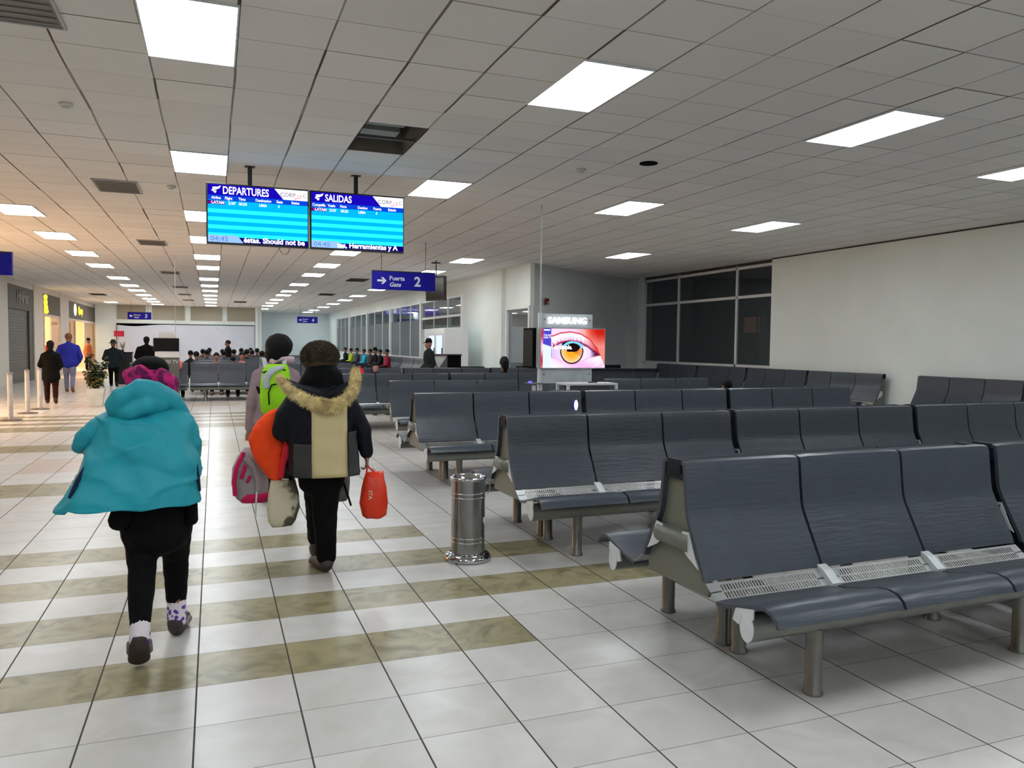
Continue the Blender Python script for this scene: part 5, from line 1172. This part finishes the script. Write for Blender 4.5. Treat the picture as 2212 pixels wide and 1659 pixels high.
seated = [(44.9, 1.62, (24, 34, 30), None, 'in a dark green jacket, farthest of the row by the glass'), (42.9, 1.55, (176, 200, 40), None, 'in a lime jacket on the bench by the glass'), (41.0, 1.60, (60, 64, 80), None, 'in a slate jacket with pale sleeve beside the lime jacket'),
          (38.9, 1.52, (40, 170, 200), None, 'in a cyan and blue jacket on the bench by the glass'), (37.3, 1.55, (60, 52, 50), None, 'in a brown-grey jacket next to the cyan jacket'), (36.0, 1.66, (20, 20, 26), 'cap', 'in black with a pointed dark cap by the glass'), (34.9, 1.55, (26, 24, 26), None, 'in black looking down between the cap wearer and the red top'), (33.4, 1.60, (160, 22, 60), None, 'in a crimson top, nearest on the bench by the glass')]
for y, h, c, hat, lab in seated:
    figure('seated person '+lab, (7.0, y, -.02), PI/2, h, 'sit', cloth('seat_%d' % int(y*10), c), BLK if c[0] > 60 else cloth('dark_slacks', (36, 38, 48)), SHOE, HAIRB, (hat, BLK) if hat else None, .024, arms='lap', lean=-.12)
crowd = [(424, 24.7, 0, (26, 26, 32), 1.5), (438, 30.1, 0, (40, 36, 40), 1.55), (484, 27.4, 0, (22, 22, 26), 1.5), (467, 24.7, 1, (150, 90, 100), 1.45), (480, 33.0, 0, (30, 34, 40), 1.5), (505, 30.1, 0, (70, 60, 60), 1.55), (521, 24.7, 1, (180, 110, 120), 1.5),
         (533, 27.4, 0, (24, 24, 28), 1.6), (545, 30.1, 0, (40, 40, 60), 1.5), (556, 33.0, 0, (30, 30, 34), 1.6), (567, 24.7, 0, (60, 58, 62), 1.55), (452, 33.0, 0, (60, 40, 44), 1.6), (521, 33.0, 0, (34, 30, 36), 1.6), (540, 36.0, 1, (44, 40, 50), 1.6), (503, 22.05, 0, (18, 18, 22), 1.32), (412, 27.4, 0, (44, 44, 46), 1.5), (447, 27.4, 0, (30, 28, 30), 1.55), (495, 36.0, 0, (36, 30, 34), 1.55)]
cl = ['black coat, next to the dark television', 'grey-brown coat, second row back, left part', 'black coat and round dark head, middle of the second row', 'rose coat facing the camera', 'slate coat in the third crowd row', 'taupe coat below the standing person', 'pink coat facing the camera', 'black coat behind the pink one', 'dark navy coat right of the pink one', 'black coat near the white pillar', 'grey coat closest to the backpack wearer', 'maroon coat in the fourth crowd row', 'plum-black coat in the fourth crowd row', 'dark violet coat facing the camera', 'black coat slumped in the first crowd row', 'dark grey coat at the left end of the third row', 'dark brown coat in the middle of the third crowd row', 'dark coat in the last crowd row before the white sheet']
for (px, y, fc, c, h), lb in zip(crowd, cl):
    x = (px-462)*y*5.27e-4
    figure('seated person in a '+lb, (x, y+(.43 if fc == 0 else -.43), -.02), 0 if fc == 0 else PI, h, 'sit', cloth('crowd_%d' % px, c), BLK, SHOE, HAIRB, None, .026, arms='lap', skin=None)
figure('dark figure standing upright among the far seated crowd', (.50, 31.6, 0), PI/2, 1.58, 'stand', BLK, BLK, SHOE, HAIRB, None, .024, arms='bent')
pk, _ = figure('child in black seated at the bench end beside the dark television', (-.93, 22.48, -.02), 0, 1.40, 'sit', BLK, BLK, SHOE, HAIRB, None, .022, arms='lap')
t = thing('coral_bag', 'small coral and white bag hanging over the first crowd bench', 'bag', (-.86, 21.83, .80))
bagbody('bag_body', cloth('coral', (214, 120, 110)), [(0, -.08, .08, 0, .05), (.08, -.10, .09, 0, .06), (.18, -.06, .10, 0, .045), (.22, -.04, .08, 0, .02)], t, None, disp=.01, dscale=.07)
mb = MB(); mb.tube([(-.04, 0, .20), (0, .05, .26), (.05, .06, .2)], .008, 8); mb.out('strap', WHITEF, t, smooth=True)

# ------------------------------------------------------------------ smaller furniture
ST = pm('stanchion_grey', srgb(196, 192, 194), .4, .2)
def stanchion(x, y, lab):
    t = thing('queue_stanchion', lab, 'stanchion', (x, y, 0), 0, 'queue stanchions')
    mb = MB(); mb.lathe([(.001, 0), (.19, 0), (.19, .015), (.05, .035), (.001, .035)], 32); mb.out('foot_disc', pm('stanchion_foot', srgb(104, 96, 96), .5, .3), t)
    mb = MB(); mb.lathe([(.001, .03), (.045, .03), (.045, .86), (.001, .86)], 20); mb.out('post', ST, t, smooth=False)
    mb = MB(); mb.lathe([(.001, .86), (.05, .86), (.05, .90), (.001, .905)], 20); mb.out('top_cap', pm('stanchion_cap', srgb(150, 146, 160), .4), t)
stanchion(-3.59, 17.05, 'thick grey queue stanchion, nearest of the three'); stanchion(-3.60, 18.55, 'grey queue stanchion, middle one of three'); stanchion(-3.57, 19.6, 'grey queue stanchion right beside the black-clad walker')
t = thing('potted_plant', 'variegated leafy plant in a tall square white planter', 'plant', (-2.56, 20.25, 0))
mb = MB(); rg = [[(a, b_, z) for a, b_ in ((-s, -s), (s, -s), (s, s), (-s, s))] for s, z in ((.135, 0), (.195, .42), (.175, .42), (.17, .38))]; mb.loft(rg); mb.out('planter', pm('planter_white', srgb(206, 210, 204), .5), t, bevel=.008)
mb = MB(); mb.box(-.165, .165, -.165, .165, .36, .385); mb.out('soil', pm('soil', srgb(46, 34, 26), .9), t)
LF1 = pm('leaf_green', srgb(44, 62, 38), .5, nscale=20, namt=.3); LF2 = pm('leaf_variegated', srgb(160, 150, 92), .5, nscale=20, namt=.3); BARK = pm('plant_stem', srgb(70, 56, 38), .8)
rn = random.Random(11); stm = MB(); lv = MB()
for k in range(16):
    a = rn.uniform(0, 2*PI); top = Vector((.24*math.cos(a)*rn.uniform(.2, 1), .2*math.sin(a), rn.uniform(.62, 1.22))); b0 = Vector((rn.uniform(-.06, .06), rn.uniform(-.06, .06), .37)); mid = b0.lerp(top, .5)+Vector((rn.uniform(-.05, .05), 0, .02)); stm.tube([b0, mid, top], [.009, .007, .004], 6)
    for q in range(26):
        f = rn.uniform(.25, 1.0); p = (b0.lerp(mid, f*2) if f < .5 else mid.lerp(top, f*2-1)); an = rn.uniform(0, 2*PI); d = Vector((math.cos(an), math.sin(an), rn.uniform(-.5, .6))).normalized(); sd = d.cross(Vector((0, 0, 1))).normalized(); l = rn.uniform(.09, .16); w_ = l*.32; lv.mi = 0 if rn.random() < (.85 if p.z > .75 else .4) else 1
        P_ = [p, p+d*l*.35+sd*w_, p+d*l*.7+sd*w_*.8, p+d*l-Vector((0, 0, l*.3)), p+d*l*.7-sd*w_*.8, p+d*l*.35-sd*w_]; lv.face([lv.b.verts.new(q_) for q_ in P_])
stm.out('stems', BARK, t, smooth=True); lv.out('leaves', [LF1, LF2], t, recalc=False)
t = thing('television_kiosk', 'kiosk with a dark television above a grey labelled base', 'kiosk', (-1.09, 20.9, 0))
mb = MB(); mb.box(-.24, .28, 0, .35, 0, 1.12); mb.out('base_cabinet', pm('kiosk_grey', srgb(92, 92, 90), .5), t, bevel=.005)
mb = MB(); mb.box(-.26, .30, -.02, .36, 1.12, 1.26); mb.out('white_shelf', WHITEF, t, bevel=.005)
text('base_lettering', [dict(s='QLED TV', size=.11, loc=(-.18, -.005, .98), bold=.003, ext=.001)], pm('silver_letters', srgb(190, 190, 190), .4), t)
mb = MB(); mb.box(-.03, .03, .15, .2, 1.2, 1.7); mb.out('post', WHITEF, t)
mb = MB(); mb.box(-.18, .20, .10, .14, 1.59, 1.73); mb.out('brand_panel', WHITEF, t)
mb = MB(); mb.tube([(.20, .2, 1.6), (.20, .2, CEIL)], .008, 8, round_=False); mb.out('ceiling_conduit', MATS['clear_conduit'], t)
tv2 = thing('dark_television', 'switched-off black television mounted on the kiosk', 'television', (-1.09, 20.85, 1.27))
mb = MB(); mb.box(-.29, .29, 0, .05, 0, .325); mb.out('casing', BLACK, tv2, bevel=.004); mb = MB(); mb.box(-.28, .28, -.003, 0, .012, .313); mb.out('screen', MATS['off_screen'], tv2)
t = thing('black_side_desk', 'low black desk with small ornament left of the kiosk', 'desk', (-3.0, 30.4, 0))
mb = MB(); mb.box(-.2, .3, 0, .4, 0, 1.1); mb.out('cabinet', BLACK, t, bevel=.005); mb = MB(); mb.box(-.22, .32, -.02, .42, 1.1, 1.13); mb.out('desk_top', BLACKM, t)
t = thing('desk_ornament', 'small pale leafy ornament standing on the black side desk', 'ornament', (-3.0, 30.55, 1.13))
mb = MB(); mb.lathe([(.001, 0), (.05, 0), (.035, .1), (.001, .1)], 12); mb.out('vase', BLACK, t); mb = MB()
for k in range(14):
    an = k*2.4; d = Vector((math.cos(an)*.08, math.sin(an)*.08, .12+.015*k)); mb.tube([(0, 0, .1), tuple(d+Vector((0, 0, .05)))], [.004, .012], 6)
mb.out('sprigs', pm('sprig', srgb(150, 150, 140), .7), t)
t = thing('red_stand_sign', 'small red notice on a thin pole at the far wall', 'sign', (-4.07, 40, 0))
mb = MB(); mb.box(-.21, .21, 0, .03, 1.73, 1.99); mb.out('notice', pm('notice_red', srgb(186, 30, 60), .5), t); mb = MB(); mb.tube([(0, .015, 0), (0, .015, 1.75)], .012, 8, round_=False); mb.lathe([(.001, 0), (.18, 0), (.18, .02), (.001, .02)], 20); mb.out('pole', ST, t)
text('notice_marks', [dict(s='- -', size=.16, loc=(-.12, -.003, 1.8), ext=.001)], pm('pink_marks', srgb(220, 110, 130), .5), t)
# gate counter and white cooler cabinet
t = thing('gate_counter', 'gate counter with triangle-patterned front and black side', 'counter', (5.45, 20.95, 0))
TA, TB_, TC = pm('counter_pale', srgb(196, 198, 200), .35), pm('counter_grey', srgb(120, 120, 122), .35), pm('counter_dark', srgb(88, 86, 90), .35)
mb = MB(); mb.box(.14, .62, .02, .5, 0, 1.2); mb.out('body', TB_, t)
mb = MB(); x0, x1, z0, z1 = .14, .62, .55, 1.2; cx, cz = (x0+x1)/2, .86
for mi, tri in ((0, ((x0, z1), (x1, z1), (cx, cz))), (2, ((x1, z1), (x1, z0), (cx, cz))), (1, ((x0, z0), (x0, z1), (cx, cz))), (0, ((cx-.07, z0), (cx+.07, z0), (cx, cz)))):
    mb.mi = mi; mb.face([mb.b.verts.new((x, .014, z)) for x, z in tri])
mb.out('patterned_front', [TA, TB_, TC], t, recalc=False)
mb = MB(); mb.box(.62, 1.02, .02, .5, 0, 1.2); mb.out('black_side', BLACKM, t); mb = MB(); mb.box(.1, 1.04, -.02, .54, 1.2, 1.235); mb.out('counter_top', pm('dark_red_top', srgb(60, 30, 34), .4), t)
t = thing('low_black_counter', 'low black counter running right of the gate counter', 'counter', (6.5, 21.0, 0)); mb = MB(); mb.box(0, .66, 0, .5, 0, .86); mb.out('body', BLACKM, t); mb = MB(); mb.box(-.01, .67, -.01, .51, .86, .89); mb.out('counter_top', BLACK, t)
t = thing('drinks_cooler', 'white drinks cooler cabinet with lit doors on its left side', 'cooler', (6.45, 22.6, 0))
mb = MB(); mb.box(0, .75, 0, 1.9, .0, 2.0); mb.out('cabinet', WHITE, t, bevel=.01)
for k in range(2):
    mb = MB(); mb.box(-.03, -.004, .08+k*.9, .88+k*.9, .35, 1.85); d = mb.out('door', WHITEF, t)
    mb = MB(); mb.box(-.036, -.031, .16+k*.9, .80+k*.9, .45, 1.78); mb.out('lit_glass', em('cooler_light', srgb(200, 214, 255), 1.3), d)
    mb = MB(); mb.box(-.06, -.036, .1+k*.9, .13+k*.9, .9, 1.4); mb.out('handle', BLACK, d)
t = thing('black_equipment', 'black equipment case seen through the glass door', 'case', (8.3, 20.6, 0))
mb = MB(); mb.box(-.3, .4, 0, .5, 0, 1.0); mb.out('case_body', BLACKM, t, bevel=.01); mb = MB(); mb.box(-.3, .4, -.02, 0, .9, .98); mb.out('lid', BLACK, t)
t = thing('information_board', 'poster with red band seen through the glass door', 'poster', (8.75, 20.9, 1.25)); mb = MB(); mb.box(-.2, .2, 0, .03, 0, .8); mb.out('board', pm('poster_white', srgb(200, 200, 200), .5), t); mb = MB(); mb.box(-.2, .2, -.004, 0, .6, .72); mb.out('red_band', pm('poster_red', srgb(190, 30, 60), .5), t); mb = MB(); mb.box(-.17, .17, -.004, 0, .1, .55); mb.out('dark_picture', BLACKM, t); mb = MB(); mb.box(-.02, .02, .03, .06, -1.25, .6); mb.out('stand_leg', BLACK, t)
